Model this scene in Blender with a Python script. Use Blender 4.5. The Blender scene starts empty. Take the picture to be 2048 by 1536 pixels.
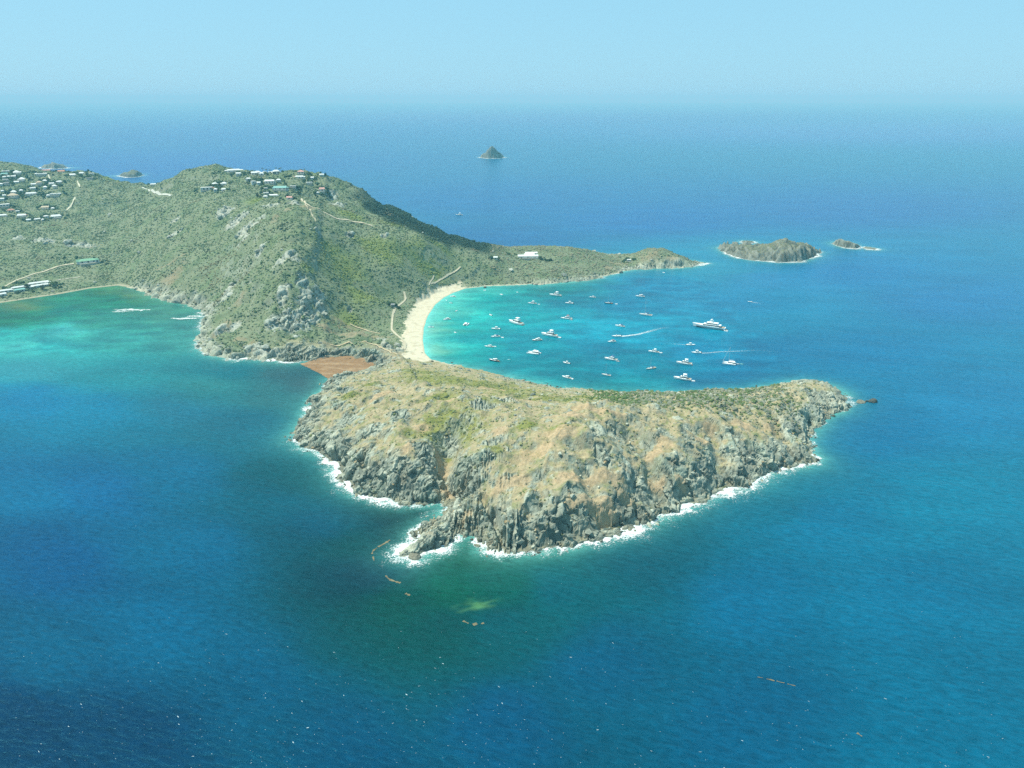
import bpy, math, random
import numpy as np
from mathutils import Vector, Matrix

# ------------------------------------------------------------------ camera, light, air
scn = bpy.context.scene
COL = scn.collection
CAM_H, PITCH, FPX = 300.0, math.radians(21.2), 2048 * 26.0 / 36.0
cam_d = bpy.data.cameras.new('camera')
cam_d.lens = 26.0
cam_d.sensor_width = 36.0
cam_d.clip_start = 1.0
cam_d.clip_end = 150000.0
cam = bpy.data.objects.new('camera', cam_d)
cam.location = (0, 0, CAM_H)
cam.rotation_euler = (math.pi / 2 - PITCH, 0, 0)
COL.objects.link(cam)
scn.camera = cam

SUN_DIR = Vector((-0.47, 0.10, 0.87)).normalized()      # towards the sun
sun_el = math.asin(SUN_DIR.z)
sun_az = math.atan2(SUN_DIR.x, SUN_DIR.y)               # from +y, clockwise
w = bpy.data.worlds.new('World')
scn.world = w
w.use_nodes = True
nt = w.node_tree
bg = nt.nodes['Background']
sky = nt.nodes.new('ShaderNodeTexSky')
sky.sky_type = 'NISHITA'
sky.sun_disc = False
sky.sun_elevation = sun_el
sky.sun_rotation = sun_az
sky.air_density = 1.0
sky.dust_density = 0.6
sky.ozone_density = 1.0
veil = nt.nodes.new('ShaderNodeMix')                     # thin high haze over the whole sky
veil.data_type = 'RGBA'
veil.inputs['Factor'].default_value = 0.88
veil.inputs['B'].default_value = (1.85, 4.1, 5.4, 1)
nt.links.new(sky.outputs['Color'], veil.inputs['A'])
nt.links.new(veil.outputs['Result'], bg.inputs['Color'])
bg.inputs['Strength'].default_value = 0.10

sun_d = bpy.data.lights.new('sun', 'SUN')
sun_d.energy = 4.0
sun_d.angle = math.radians(0.5)
sun_d.color = (0.97, 1.0, 0.88)
sun = bpy.data.objects.new('sun', sun_d)
sun.rotation_euler = SUN_DIR.to_track_quat('Z', 'Y').to_euler()
sun.location = (0, 0, 900)
COL.objects.link(sun)

scn.view_settings.view_transform = 'Standard'
scn.view_settings.look = 'None'
scn.view_settings.exposure = 0.75
scn.view_settings.gamma = 1.0
cy = scn.cycles
cy.use_denoising = False
cy.max_bounces = 4
cy.diffuse_bounces = 2
cy.glossy_bounces = 2
cy.transmission_bounces = 2
cy.volume_bounces = 0
cy.transparent_max_bounces = 8

HAZE_DENSITY = 0.000092
HAZE_COLOR = (0.27, 0.76, 0.93, 1)
HAZE_ABSORB = (0.32, 0.0, 0.0, 1)     # red light carries farther through the air
SEA_END = 45000.0
LAND_K = 0.66            # overall reflectance of the dry land

rnd = random.Random(11)
NR = np.random.RandomState(5)

# ------------------------------------------------------------------ noise
_P = np.arange(256)
np.random.RandomState(3).shuffle(_P)
_P = np.concatenate([_P, _P, _P]).astype(np.int64)
_G3 = np.array([[1,1,0],[-1,1,0],[1,-1,0],[-1,-1,0],[1,0,1],[-1,0,1],[1,0,-1],[-1,0,-1],
                [0,1,1],[0,-1,1],[0,1,-1],[0,-1,-1],[1,1,0],[-1,1,0],[0,-1,1],[0,-1,-1]], float)
_A2 = np.linspace(0, 2 * np.pi, 257)[:256]
_G2 = np.stack([np.cos(_A2), np.sin(_A2)], 1)

def fade(t):
    return t * t * t * (t * (t * 6 - 15) + 10)

def perlin2(x, y, seed=0):
    x = x + seed * 17.31; y = y + seed * 9.77
    xi = np.floor(x).astype(np.int64); yi = np.floor(y).astype(np.int64)
    xf = x - xi; yf = y - yi
    xi &= 255; yi &= 255
    u, v = fade(xf), fade(yf)
    def g(ix, iy, fx, fy):
        h = _P[_P[ix & 255] + (iy & 255)]
        return _G2[h, 0] * fx + _G2[h, 1] * fy
    a = g(xi, yi, xf, yf); b = g(xi + 1, yi, xf - 1, yf)
    c = g(xi, yi + 1, xf, yf - 1); d = g(xi + 1, yi + 1, xf - 1, yf - 1)
    return ((a + (b - a) * u) * (1 - v) + (c + (d - c) * u) * v) * 1.5

def fbm2(x, y, octaves=4, seed=0, gain=0.5):
    s = np.zeros_like(x); a = 1.0; f = 1.0; t = 0
    for o in range(octaves):
        s += a * perlin2(x * f, y * f, seed + o * 3); t += a
        a *= gain; f *= 2.03
    return s / t

def ridged2(x, y, octaves=4, seed=0, gain=0.55):
    s = np.zeros_like(x); a = 1.0; f = 1.0; t = 0
    for o in range(octaves):
        n = 1 - np.abs(perlin2(x * f, y * f, seed + o * 3)); s += a * n * n; t += a
        a *= gain; f *= 2.1
    return s / t

def worley2(x, y, seed=0):
    """F1, F2 and a random value of the nearest cell."""
    xi = np.floor(x).astype(np.int64); yi = np.floor(y).astype(np.int64)
    f1 = np.full(x.shape, 9.0); f2 = np.full(x.shape, 9.0); cid = np.zeros(x.shape)
    for i in (-1, 0, 1):
        for j in (-1, 0, 1):
            cx = xi + i; cy_ = yi + j
            h = _P[_P[(cx + seed * 7) & 255] + (cy_ & 255)]
            h2 = _P[h + 31]
            d = np.hypot(cx + h / 256.0 - x, cy_ + h2 / 256.0 - y)
            near = d < f1
            f2 = np.where(near, f1, np.minimum(f2, d))
            cid = np.where(near, _P[h + 77] / 256.0, cid)
            f1 = np.where(near, d, f1)
    return f1, f2, cid

def sstep(a, b, x):
    t = np.clip((x - a) / (b - a), 0, 1)
    return t * t * (3 - 2 * t)

def mix(a, b, t):
    return a + (b - a) * t

# ------------------------------------------------------------------ photo geometry -> world
CP, SP = math.cos(PITCH), math.sin(PITCH)

def ray(px, py):
    xc = (px - 1024.0) / FPX; yc = -(py - 768.0) / FPX
    return np.array([xc, CP + yc * SP, -SP + yc * CP])

def at(px, py, h=0.0):
    d = ray(px, py)
    t = (h - CAM_H) / d[2]
    return np.array([d[0] * t, d[1] * t, h])

# ------------------------------------------------------------------ object helpers
def tag(o, label=None, cat=None, group=None, kind=None):
    if label: o['label'] = label
    if cat: o['category'] = cat
    if group: o['group'] = group
    if kind: o['kind'] = kind
    return o

def thing(name, label, cat, loc, rz=0.0, group=None):
    o = bpy.data.objects.new(name, None)
    o.empty_display_size = 0.5
    COL.objects.link(o)
    o.location = loc
    o.rotation_euler = (0, 0, rz)
    return tag(o, label, cat, group)

def mesh_obj(name, verts, faces, mat, parent=None, smooth=False):
    me = bpy.data.meshes.new(name)
    me.from_pydata([tuple(v) for v in verts], [], [tuple(f) for f in faces])
    me.update()
    if smooth:
        me.polygons.foreach_set('use_smooth', [True] * len(me.polygons))
    o = bpy.data.objects.new(name, me)
    if mat: me.materials.append(mat)
    COL.objects.link(o)
    o.parent = parent
    return o

def np_mesh(name, V, F, mat, attrs=None, smooth=True, kind=None):
    """V (n,3), F (m,3 or 4); attrs {name: (n,4) colour or (n,) float}."""
    me = bpy.data.meshes.new(name)
    k = F.shape[1]
    me.vertices.add(len(V)); me.vertices.foreach_set('co', V.astype(np.float32).ravel())
    me.loops.add(F.size); me.loops.foreach_set('vertex_index', F.astype(np.int32).ravel())
    me.polygons.add(len(F)); me.polygons.foreach_set('loop_start', np.arange(0, F.size, k, dtype=np.int32))
    me.update(calc_edges=True)
    me.polygons.foreach_set('use_smooth', np.full(len(F), smooth, dtype=bool))
    for an, a in (attrs or {}).items():
        if a.ndim == 2:
            at_ = me.attributes.new(an, 'FLOAT_COLOR', 'POINT')
            at_.data.foreach_set('color', a.astype(np.float32).ravel())
        else:
            at_ = me.attributes.new(an, 'FLOAT', 'POINT')
            at_.data.foreach_set('value', a.astype(np.float32))
    me.validate()
    me.materials.append(mat)
    o = bpy.data.objects.new(name, me)
    COL.objects.link(o)
    if kind: o['kind'] = kind
    return o

class MB:
    """collects shapes of one part"""
    def __init__(s): s.v = []; s.f = []
    def add(s, v, f):
        n = len(s.v); s.v += [tuple(p) for p in v]; s.f += [tuple(i + n for i in q) for q in f]; return s
    def box(s, x0, x1, y0, y1, z0, z1, tx=0, ty=0, ox=0):
        """box; top shrunk by tx/ty each side and shifted ox"""
        v = [(x0,y0,z0),(x1,y0,z0),(x1,y1,z0),(x0,y1,z0),
             (x0+tx+ox,y0+ty,z1),(x1-tx+ox,y0+ty,z1),(x1-tx+ox,y1-ty,z1),(x0+tx+ox,y1-ty,z1)]
        return s.add(v, [(3,2,1,0),(4,5,6,7),(0,1,5,4),(1,2,6,5),(2,3,7,6),(3,0,4,7)])
    def tube(s, a, b, r0, r1=None, n=6):
        r1 = r0 if r1 is None else r1
        a, b = Vector(a), Vector(b); d = (b - a).normalized()
        u = d.orthogonal().normalized(); w_ = d.cross(u)
        v = []
        for p, r in ((a, r0), (b, r1)):
            for i in range(n):
                t = 2 * math.pi * i / n
                v.append(p + u * (r * math.cos(t)) + w_ * (r * math.sin(t)))
        f = [(i, (i+1) % n, n + (i+1) % n, n + i) for i in range(n)]
        f += [tuple(range(n))[::-1], tuple(range(n, 2*n))]
        return s.add(v, f)
    def loft(s, rings, caps=True):
        n = len(rings[0]); v = [p for r in rings for p in r]; f = []
        for i in range(len(rings) - 1):
            for j in range(n):
                a = i*n + j; b = i*n + (j+1) % n
                f.append((a, b, b + n, a + n))
        if caps:
            f.append(tuple(range(n))[::-1]); f.append(tuple(range((len(rings)-1)*n, len(rings)*n)))
        return s.add(v, f)
    def build(s, name, mat, parent=None, smooth=False):
        return mesh_obj(name, s.v, s.f, mat, parent, smooth)

# ------------------------------------------------------------------ materials
def new_mat(name):
    m = bpy.data.materials.new(name); m.use_nodes = True
    return m, m.node_tree.nodes, m.node_tree.links, m.node_tree.nodes['Principled BSDF']

def plain(name, col, rough=0.5, var=0.12, scale=1.2, metal=0.0, spec=0.5):
    m, N, L, b = new_mat(name)
    tc = N.new('ShaderNodeTexCoord'); no = N.new('ShaderNodeTexNoise')
    no.inputs['Scale'].default_value = scale; no.inputs['Detail'].default_value = 4
    L.new(tc.outputs['Object'], no.inputs['Vector'])
    r = N.new('ShaderNodeValToRGB')
    r.color_ramp.elements[0].position = 0.3; r.color_ramp.elements[1].position = 0.7
    r.color_ramp.elements[0].color = [c * (1 - var) for c in col] + [1]
    r.color_ramp.elements[1].color = [min(1, c * (1 + var)) for c in col] + [1]
    L.new(no.outputs['Fac'], r.inputs['Fac']); L.new(r.outputs['Color'], b.inputs['Base Color'])
    b.inputs['Roughness'].default_value = rough; b.inputs['Metallic'].default_value = metal
    b.inputs['Specular IOR Level'].default_value = spec
    return m

def attr_mat(name, rough=0.95, spec=0.15, var=0.25, scale=0.6, bump=0.6, bdist=0.5, bscale=0.7):
    """base colour from the mesh's own colour layer, broken up by fine noise"""
    m, N, L, b = new_mat(name)
    a = N.new('ShaderNodeAttribute'); a.attribute_name = 'Col'
    g = N.new('ShaderNodeNewGeometry')
    no = N.new('ShaderNodeTexNoise'); no.inputs['Scale'].default_value = scale; no.inputs['Detail'].default_value = 5
    no.inputs['Roughness'].default_value = 0.65
    L.new(g.outputs['Position'], no.inputs['Vector'])
    mr = N.new('ShaderNodeMapRange')
    mr.inputs['From Min'].default_value = 0.3; mr.inputs['From Max'].default_value = 0.7
    mr.inputs['To Min'].default_value = 1 - var; mr.inputs['To Max'].default_value = 1 + var
    L.new(no.outputs['Fac'], mr.inputs['Value'])
    mx = N.new('ShaderNodeMix'); mx.data_type = 'RGBA'; mx.blend_type = 'MULTIPLY'; mx.inputs['Factor'].default_value = 1
    L.new(a.outputs['Color'], mx.inputs['A']); L.new(mr.outputs['Result'], mx.inputs['B'])
    L.new(mx.outputs['Result'], b.inputs['Base Color'])
    b.inputs['Roughness'].default_value = rough; b.inputs['Specular IOR Level'].default_value = spec
    if bump > 0:
        n2 = N.new('ShaderNodeTexNoise'); n2.inputs['Scale'].default_value = bscale; n2.inputs['Detail'].default_value = 6
        n2.inputs['Roughness'].default_value = 0.7
        L.new(g.outputs['Position'], n2.inputs['Vector'])
        bp = N.new('ShaderNodeBump'); bp.inputs['Strength'].default_value = bump; bp.inputs['Distance'].default_value = bdist
        L.new(n2.outputs['Fac'], bp.inputs['Height']); L.new(bp.outputs['Normal'], b.inputs['Normal'])
    return m

# ------------------------------------------------------------------ coast of the island: photo x, y, cliff height, beach
COAST = [(-420,650,1,1),(-200,632,1,1),(-60,615,1,1),(0,606,0,1),(60,597,0,1),(120,588,0,1),(180,577,0,1),(235,571,0,1),
 (262,576,2,.3),(300,592,4,0),(330,602,5,0),(365,609,6,0),(395,620,7,0),(412,634,8,0),(402,655,8,0),(395,680,8,0),
 (402,702,8,0),(430,713,8,0),(470,720,8,0),(510,719,9,0),(545,722,9,0),(580,725,9,0),(602,724,9,0),(640,717,8,0),
 (690,713,8,0),(730,719,7,0),(752,732,4,0),(735,742,3,0),(690,749,4,0),(657,757,5,0),(648,775,6,0),(636,790,7,0),
 (622,800,7,0),(613,815,8,0),(606,835,9,0),(595,855,9,0),(582,872,7,0),(580,882,5,0),(598,893,5,0),(625,902,6,0),
 (650,917,7,0),(664,932,8,0),(672,950,8,0),(688,972,7,0),(710,986,6,0),(750,1000,5,0),(790,1009,5,0),(850,1010,5,0),
 (885,1006,6,0),(902,1014,5,0),(872,1030,4,0),(842,1050,6,0),(824,1070,7,0),(830,1088,5,0),(808,1096,3,0),(796,1112,2,0),
 (822,1120,1.5,0),(850,1112,2,0),(875,1102,5,0),(905,1092,6,0),(915,1075,5,0),(928,1068,5,0),(948,1070,6,0),
 (958,1085,6,0),(966,1103,6,0),(1000,1109,8,0),(1060,1107,9,0),(1110,1101,10,0),(1150,1094,10,0),(1200,1079,9,0),
 (1250,1066,8,0),(1290,1050,7,0),(1340,1028,8,0),(1368,1018,10,0),(1400,1008,10,0),(1430,990,9,0),(1490,974,8,0),
 (1520,964,8,0),(1545,946,8,0),(1600,934,8,0),(1634,928,6,0),(1640,915,6,0),(1625,896,9,0),(1618,878,9,0),
 (1640,852,8,0),(1660,832,7,0),(1690,822,6,0),(1702,803,5,0),(1690,785,5,0),(1660,770,4,0),(1612,762,3,0),
 (1575,766,3,0),(1500,779,3,0),(1420,783,3,0),(1330,787,3,0),(1230,787,3,0),(1170,781,2,0),(1100,772,2,0),
 (1040,759,1.5,0),(990,747,1,0),(940,735,1,0),(890,726,.5,.2),(862,718,.3,.6),(850,706,0,1),(846,680,0,1),(848,655,0,1),
 (856,632,0,1),(870,610,0,1),(888,595,0,1),(908,585,0,.9),(932,577,0,.5),(970,573,.5,.28),(1030,570,1,.28),(1080,569,2,.2),
 (1140,565,3,0),(1180,561,3,0),(1205,555,2,.1),(1232,547,1,.2),(1262,540,2,0),(1300,538,4,0),(1350,537,4,0),(1385,534,3,0),
 (1415,527,1,0),(1385,522,2,0),(1350,516,3,0),(1290,512,4,0),(1240,513,4,0),(1180,508,6,0),(1100,502,6,0),(1020,500,6,0),
 (960,499,6,0),(925,497,6,0),(880,490,6,0),(800,475,8,0),(700,455,8,0),(600,440,8,0),(450,425,8,0),(300,415,8,0),
 (100,410,8,0),(-200,405,8,0),(-420,402,8,0)]
POLY = np.array([list(at(a, b)[:2]) + [c, d] for a, b, c, d in COAST])

# heights read along ridges and slopes: photo x, y, metres
CTRL = [(540,347,150),(600,347,148),(560,352,150),(470,345,145),(425,342,142),(380,348,132),(340,361,120),(300,373,110),(250,364,113),
 (200,349,124),(150,346,132),(60,338,138),(0,333,140),(-200,335,140),(-400,335,140),
 (600,400,138),(600,450,120),(590,500,98),(590,550,74),(580,600,50),(570,650,28),(570,690,14),(520,690,12),
 (235,520,22),(240,470,48),(250,420,78),(80,545,14),(80,490,38),(80,440,65),(80,400,90),(80,365,118),
 (-200,440,70),(-200,540,22),(-350,500,40),(160,520,24),(160,400,92),(330,560,22),(330,500,52),(330,430,88),
 (430,595,18),(420,540,44),(430,480,75),(440,430,105),(440,385,128),(500,600,42),(500,650,22),(450,670,11),(500,540,66),
 (500,480,95),(520,420,125),
 (740,640,8),(750,600,22),(700,560,46),(700,500,76),(700,450,98),(700,400,122),(770,440,98),(850,480,72),(920,503,46),
 (990,517,33),(800,540,44),(800,590,14),(660,640,18),(660,680,9),(720,690,7),(790,690,5),
 (1060,511,26),(1150,508,23),(1200,518,14),(1255,525,4),(1300,502,25),(1340,508,20),(1370,524,10),(1060,545,13),(1150,545,9),(960,548,17),
 (850,540,30),(905,560,10),(640,352,142),(700,378,125),(780,412,100),(830,440,80),(870,470,45),(900,487,22),
 (700,432,80),(560,420,60),(300,405,50),(0,395,60),(-300,390,60),
 # the headland
 (775,728,5),(800,712,5),(825,722,5),(760,745,10),(830,748,15),(800,770,21),(740,775,19),(880,765,23),(900,760,20),(950,770,22),
 (1000,800,38),(1000,850,45),(1000,900,39),(1000,950,28),(1000,1000,20),(1000,1050,13),(940,830,40),(930,900,30),
 (905,960,17),(900,985,9),(940,1030,11),(985,1035,9),
 (1230,830,49),(1230,808,27),(1100,820,38),(1100,795,25),(1100,880,46),(1100,950,34),(1100,1020,22),(1100,1060,13),
 (1230,890,40),(1250,950,28),(1250,1000,18),(1180,1000,24),(1330,900,33),(1330,850,38),(1330,815,26),(1330,950,24),(1330,985,12),
 (1400,805,26),(1400,850,33),(1400,900,27),(1400,950,17),(1500,797,22),(1500,850,25),(1500,900,18),(1500,940,9),
 (1600,778,17),(1600,830,19),(1590,880,13),(1650,790,12),(1660,805,9),
 (700,800,20),(650,840,10),(690,860,19),(750,850,32),(850,820,38),(850,880,35),(850,940,22),(750,900,23),(750,950,14),(800,970,14),
 (690,910,13),(870,1068,13),(930,1045,9),(860,1050,10),
 (890,945,11),(890,905,17),(895,872,25),(840,925,26),(955,930,34),(950,890,41),(1310,942,23),(1310,992,7),(1270,900,27),(1210,872,47),(1345,882,38),
 (1440,890,20),(1500,880,24),(1190,925,38),(1010,1000,24),(1130,1040,19),(960,830,40),(800,840,36),(1560,860,19),(1400,930,20)]
CP_W = np.array([at(a, b, h) for a, b, h in CTRL])

# ------------------------------------------------------------------ signed distance to the coast on a grid
GX0, GX1, GY0, GY1, GS = -1500.0, 460.0, 400.0, 2440.0, 3.0
gx = np.arange(GX0, GX1 + GS, GS); gy = np.arange(GY0, GY1 + GS, GS)

def seg_field(poly, X, Y):
    """signed distance (inside positive) to a closed polygon and the nearest boundary point's extra columns"""
    best = np.full(X.shape, 1e9); ext = np.zeros(X.shape + (poly.shape[1] - 2,)); inside = np.zeros(X.shape, bool)
    n = len(poly)
    for i in range(n):
        a = poly[i]; b = poly[(i + 1) % n]
        dx, dy = b[0] - a[0], b[1] - a[1]
        t = np.clip(((X - a[0]) * dx + (Y - a[1]) * dy) / (dx * dx + dy * dy + 1e-9), 0, 1)
        d = (X - a[0] - t * dx) ** 2 + (Y - a[1] - t * dy) ** 2
        m = d < best
        best = np.where(m, d, best)
        for k in range(ext.shape[-1]):
            ext[..., k] = np.where(m, a[2 + k] + t * (b[2 + k] - a[2 + k]), ext[..., k])
        c = (a[1] > Y) != (b[1] > Y)
        if abs(dy) > 1e-9:
            inside ^= c & (X < a[0] + (Y - a[1]) / dy * dx)
    d = np.sqrt(best)
    return np.where(inside, d, -d), ext

GXX, GYY = np.meshgrid(gx, gy)
SDF, EXT = seg_field(POLY, GXX, GYY)

def bilin(F, x, y):
    u = np.clip((x - GX0) / GS, 0, F.shape[1] - 1.001); v = np.clip((y - GY0) / GS, 0, F.shape[0] - 1.001)
    i = u.astype(int); j = v.astype(int); fu = u - i; fv = v - j
    return (F[j, i] * (1 - fu) + F[j, i + 1] * fu) * (1 - fv) + (F[j + 1, i] * (1 - fu) + F[j + 1, i + 1] * fu) * fv

def blur(F, n=2):
    for _ in range(n):
        G = F.copy()
        G[1:-1, 1:-1] = (F[1:-1, 1:-1] * 2 + F[:-2, 1:-1] + F[2:, 1:-1] + F[1:-1, :-2] + F[1:-1, 2:]) / 6
        F = G
    return F

CLIFF = blur(EXT[..., 0], 4); BEACH = blur(EXT[..., 1], 3)

# smooth height surface through the control points (thin plate)
def cliff_part(d, c):
    return c * sstep(0, 9, d)

dC = bilin(SDF, CP_W[:, 0], CP_W[:, 1]); cC = bilin(CLIFF, CP_W[:, 0], CP_W[:, 1])
pts = [CP_W[:, :2]]; vals = [np.maximum(CP_W[:, 2] - cliff_part(dC, cC), 0.0)]
for i in range(len(POLY)):
    a, b = POLY[i], POLY[(i + 1) % len(POLY)]
    k = max(1, int(np.hypot(*(b[:2] - a[:2])) / 40))
    for j in range(k):
        pts.append((a[:2] + (b[:2] - a[:2]) * (j / k))[None]); vals.append(np.zeros(1))
pts = np.concatenate(pts) / 100.0; vals = np.concatenate(vals)

def tps_k(r2):
    return np.where(r2 > 1e-12, 0.5 * r2 * np.log(np.maximum(r2, 1e-12)), 0)

n = len(pts)
K = tps_k(((pts[:, None] - pts[None]) ** 2).sum(-1)) + np.eye(n) * 0.004
Pm = np.concatenate([np.ones((n, 1)), pts], 1)
A = np.block([[K, Pm], [Pm.T, np.zeros((3, 3))]])
sol = np.linalg.solve(A, np.concatenate([vals, np.zeros(3)]))
cs = 4
cgx, cgy = gx[::cs], gy[::cs]
CX, CY = np.meshgrid(cgx, cgy)
BASEc = np.zeros(CX.shape)
for r in range(CX.shape[0]):
    q = np.stack([CX[r], CY[r]], 1) / 100.0
    BASEc[r] = tps_k(((q[:, None] - pts[None]) ** 2).sum(-1)) @ sol[:n] + sol[n] + q @ sol[n + 1:]

def base_at(x, y):
    u = np.clip((x - GX0) / (GS * cs), 0, BASEc.shape[1] - 1.001); v = np.clip((y - GY0) / (GS * cs), 0, BASEc.shape[0] - 1.001)
    i = u.astype(int); j = v.astype(int); fu = u - i; fv = v - j
    return (BASEc[j, i] * (1 - fu) + BASEc[j, i + 1] * fu) * (1 - fv) + (BASEc[j + 1, i] * (1 - fu) + BASEc[j + 1, i + 1] * fu) * fv

# ------------------------------------------------------------------ island height field on a graded grid
ys = [424.0]
while ys[-1] < 2420: ys.append(ys[-1] + max(0.72, ys[-1] * 0.00165))
ys = np.array(ys)
xs = np.concatenate([np.arange(GX0 + 10, -300, 2.3), np.arange(-300, 345, 0.85), np.arange(345.5, 440, 2.3)])
X, Y = np.meshgrid(xs, ys)
rocky0 = sstep(0.9, 0.2, bilin(BEACH, X, Y))
wxn = fbm2(X / 17, Y / 17, 4, 1); wyn = fbm2(X / 17, Y / 17, 4, 21)
amp = 9.0 * rocky0
D = bilin(SDF, X + wxn * amp, Y + wyn * amp)
CL = bilin(CLIFF, X, Y); BE = bilin(BEACH, X, Y)
base = np.maximum(base_at(X, Y), 0.0)
LARGE = sstep(8, 60, D)
clv = np.clip(0.75 + 0.9 * fbm2(X / 22, Y / 22, 3, 44), 0.15, 1.6)
ledge_w = np.clip(2.5 + 11 * fbm2(X / 26, Y / 26, 2, 46), 0, 8) * (CL > 3.5)
Dl = D - ledge_w
H = base * sstep(-1, 14, Dl) + CL * clv * sstep(0, 6.5, Dl) + 1.3 * sstep(0, 2.5, D) * (CL > 2)
# hills: mounds and gullies
head = sstep(905, 860, Y + 0.0 * X) * sstep(-305, -270, X)
hill_n = fbm2(X / 150, Y / 150, 4, 50) * 9 + (ridged2(X / 120, Y / 90, 3, 60) - 0.55) * 9
H += np.where(D > 0, (hill_n * (1 - head) + (fbm2(X / 55, Y / 55, 3, 70) * 4.0 + (ridged2(X / 48, Y / 60, 2, 75) - .6) * 6.0 * sstep(10, 30, D)) * head) * LARGE * sstep(2, 25, base), 0)
left_side = sstep(-330, -380, X)
beach_w = BE * sstep(36 - 27 * left_side, 18 - 13 * left_side, D + fbm2(X / 16, Y / 16, 3, 37) * 14 * (1 - left_side)) * (D > 0)
H = mix(H, 0.085 * np.maximum(D, 0) + 0.05, np.clip(beach_w, 0, 1))
H = np.where(D <= 0, np.maximum(-7, D * 0.45) - 0.15, H)
H0 = H.copy()

def grad(Hh):
    return np.gradient(Hh, xs, axis=1), np.gradient(Hh, ys, axis=0)

def Hs_at(x, y, F=None):
    F = H if F is None else F
    x = np.asarray(x, float); y = np.asarray(y, float)
    i = np.clip(np.searchsorted(xs, x) - 1, 0, len(xs) - 2); j = np.clip(np.searchsorted(ys, y) - 1, 0, len(ys) - 2)
    fu = np.clip((x - xs[i]) / (xs[i + 1] - xs[i]), 0, 1); fv = np.clip((y - ys[j]) / (ys[j + 1] - ys[j]), 0, 1)
    return (F[j, i] * (1 - fu) + F[j, i + 1] * fu) * (1 - fv) + (F[j + 1, i] * (1 - fu) + F[j + 1, i + 1] * fu) * fv

def ground(px, py):
    """where the sight line through a photo point meets the land (or passes it closest)"""
    d = ray(px, py)
    t = np.arange(430, 2300, 1.5) / d[1]
    x, y, z = d[0] * t, d[1] * t, CAM_H + d[2] * t
    c = z - np.maximum(Hs_at(x, y), 0)
    k = np.where(c <= 0)[0]
    k = k[0] if len(k) else int(np.argmin(c))
    return np.array([x[k], y[k], max(0.0, float(Hs_at(x[k], y[k])))])

# ------------------------------------------------------------------ patches of ground cover, where the photo has them: x, y, half width m, half depth m, tilt
def patch_field(lst, X, Y, soft=0.55, seed=5, jag=0.5):
    f = np.zeros(X.shape)
    wob = fbm2(X / 9, Y / 9, 4, seed) * jag + fbm2(X / 28, Y / 28, 3, seed + 4) * jag
    for e in lst:
        px, py, rx, ry = e[:4]; ang = math.radians(e[4]) if len(e) > 4 else 0; s = e[5] if len(e) > 5 else 1
        c = ground(px, py)
        R = max(rx, ry) * 2.2
        jj = slice(*np.searchsorted(ys, (c[1] - R, c[1] + R))); ii = slice(*np.searchsorted(xs, (c[0] - R, c[0] + R)))
        if X[jj, ii].size == 0: continue
        dx, dy = X[jj, ii] - c[0], Y[jj, ii] - c[1]
        u = (dx * math.cos(ang) + dy * math.sin(ang)) / rx; v = (-dx * math.sin(ang) + dy * math.cos(ang)) / ry
        r = np.hypot(u, v) + wob[jj, ii]
        f[jj, ii] = np.maximum(f[jj, ii], s * sstep(1.0 + soft * 0.3, 1.0 - soft, r))
    return f

P_CRAG = [(450,425,16,22),(475,440,22,24),(500,455,20,22),(525,430,8,14),(490,475,14,12),(545,410,14,10),(590,405,20,8),(665,392,10,14),(675,408,12,14),
 (565,635,17,30),(590,645,15,26),(545,640,12,20),(455,585,12,20),(445,600,14,14),(610,600,10,22),(600,560,9,14),(570,580,9,16),(640,590,8,10),
 (580,510,14,10),(640,470,6,10),(700,470,8,12),(770,470,6,10),(470,655,8,14),(440,660,8,12),(800,700,16,10),(760,680,14,9),(775,690,12,9),
 (735,705,18,8),(690,700,22,7),(640,700,20,7),(590,700,20,8),(540,705,22,9),(500,700,18,8),(620,640,10,18),(640,610,8,12),(560,520,10,8),
 (520,500,9,9),(700,620,4,7),(160,490,26,14),(90,480,26,12),(40,475,20,12),(350,440,12,12),(350,470,16,10),(420,610,12,12)]
P_CRAG_H = [(1000,800,22,9,10),(960,810,14,8),(1195,860,9,18,0),(1230,870,10,16),(1205,910,7,12),(950,930,16,7,20),(990,880,15,7,20),(925,960,9,9),
 (700,840,16,16),(650,870,14,16),(720,920,18,12),(780,950,20,10),(670,810,14,12),(1330,990,22,9),(1290,975,20,8),(1350,960,20,8),
 (1480,900,16,10),(1500,920,18,12),(1560,910,22,12),(1590,870,16,14),(1470,870,10,10),(1430,960,20,8),(1400,975,16,8),(1100,1060,40,9),
 (1030,1060,30,10),(1180,1040,30,9),(1250,1030,26,9),(1640,790,22,14),(1600,840,14,12),(1450,830,9,8),(1380,870,8,14),(1330,870,6,12),
 (860,930,14,9),(840,890,9,7),(900,880,8,10),(1010,960,10,6,30),(1060,960,12,5,10),(1290,900,9,9),(1260,930,8,7),(1350,910,10,6),(740,860,12,9),
 (800,830,14,7,30),(760,800,10,6,30),(1150,980,12,6),(1080,1010,14,6),(1200,990,10,6),(690,780,14,7),(1420,900,9,9)]
P_SOIL = [(884,935,8,13),(888,965,7,9),(878,910,5,8),(1080,905,24,8,10),(1040,960,20,8,15),(1000,975,12,5,20),(1120,860,20,8),(1170,815,26,7),(1130,830,20,6),(1220,820,14,6),
 (1330,885,9,9),(1310,900,10,8),(1490,850,16,8),(1540,850,10,8),(1400,880,9,7),(1180,1000,20,6,10),(1140,955,18,7),(1230,960,16,6),(1250,985,12,5),
 (1420,850,8,6),(980,780,18,4,20),(900,800,14,4,25),(1000,860,9,6),(760,790,16,4,25),(1310,960,12,6),(840,850,8,9),(815,900,6,9,20),(1190,960,10,5),
 (1040,800,14,5),(1360,960,8,4),(940,1030,8,7)]
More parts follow.
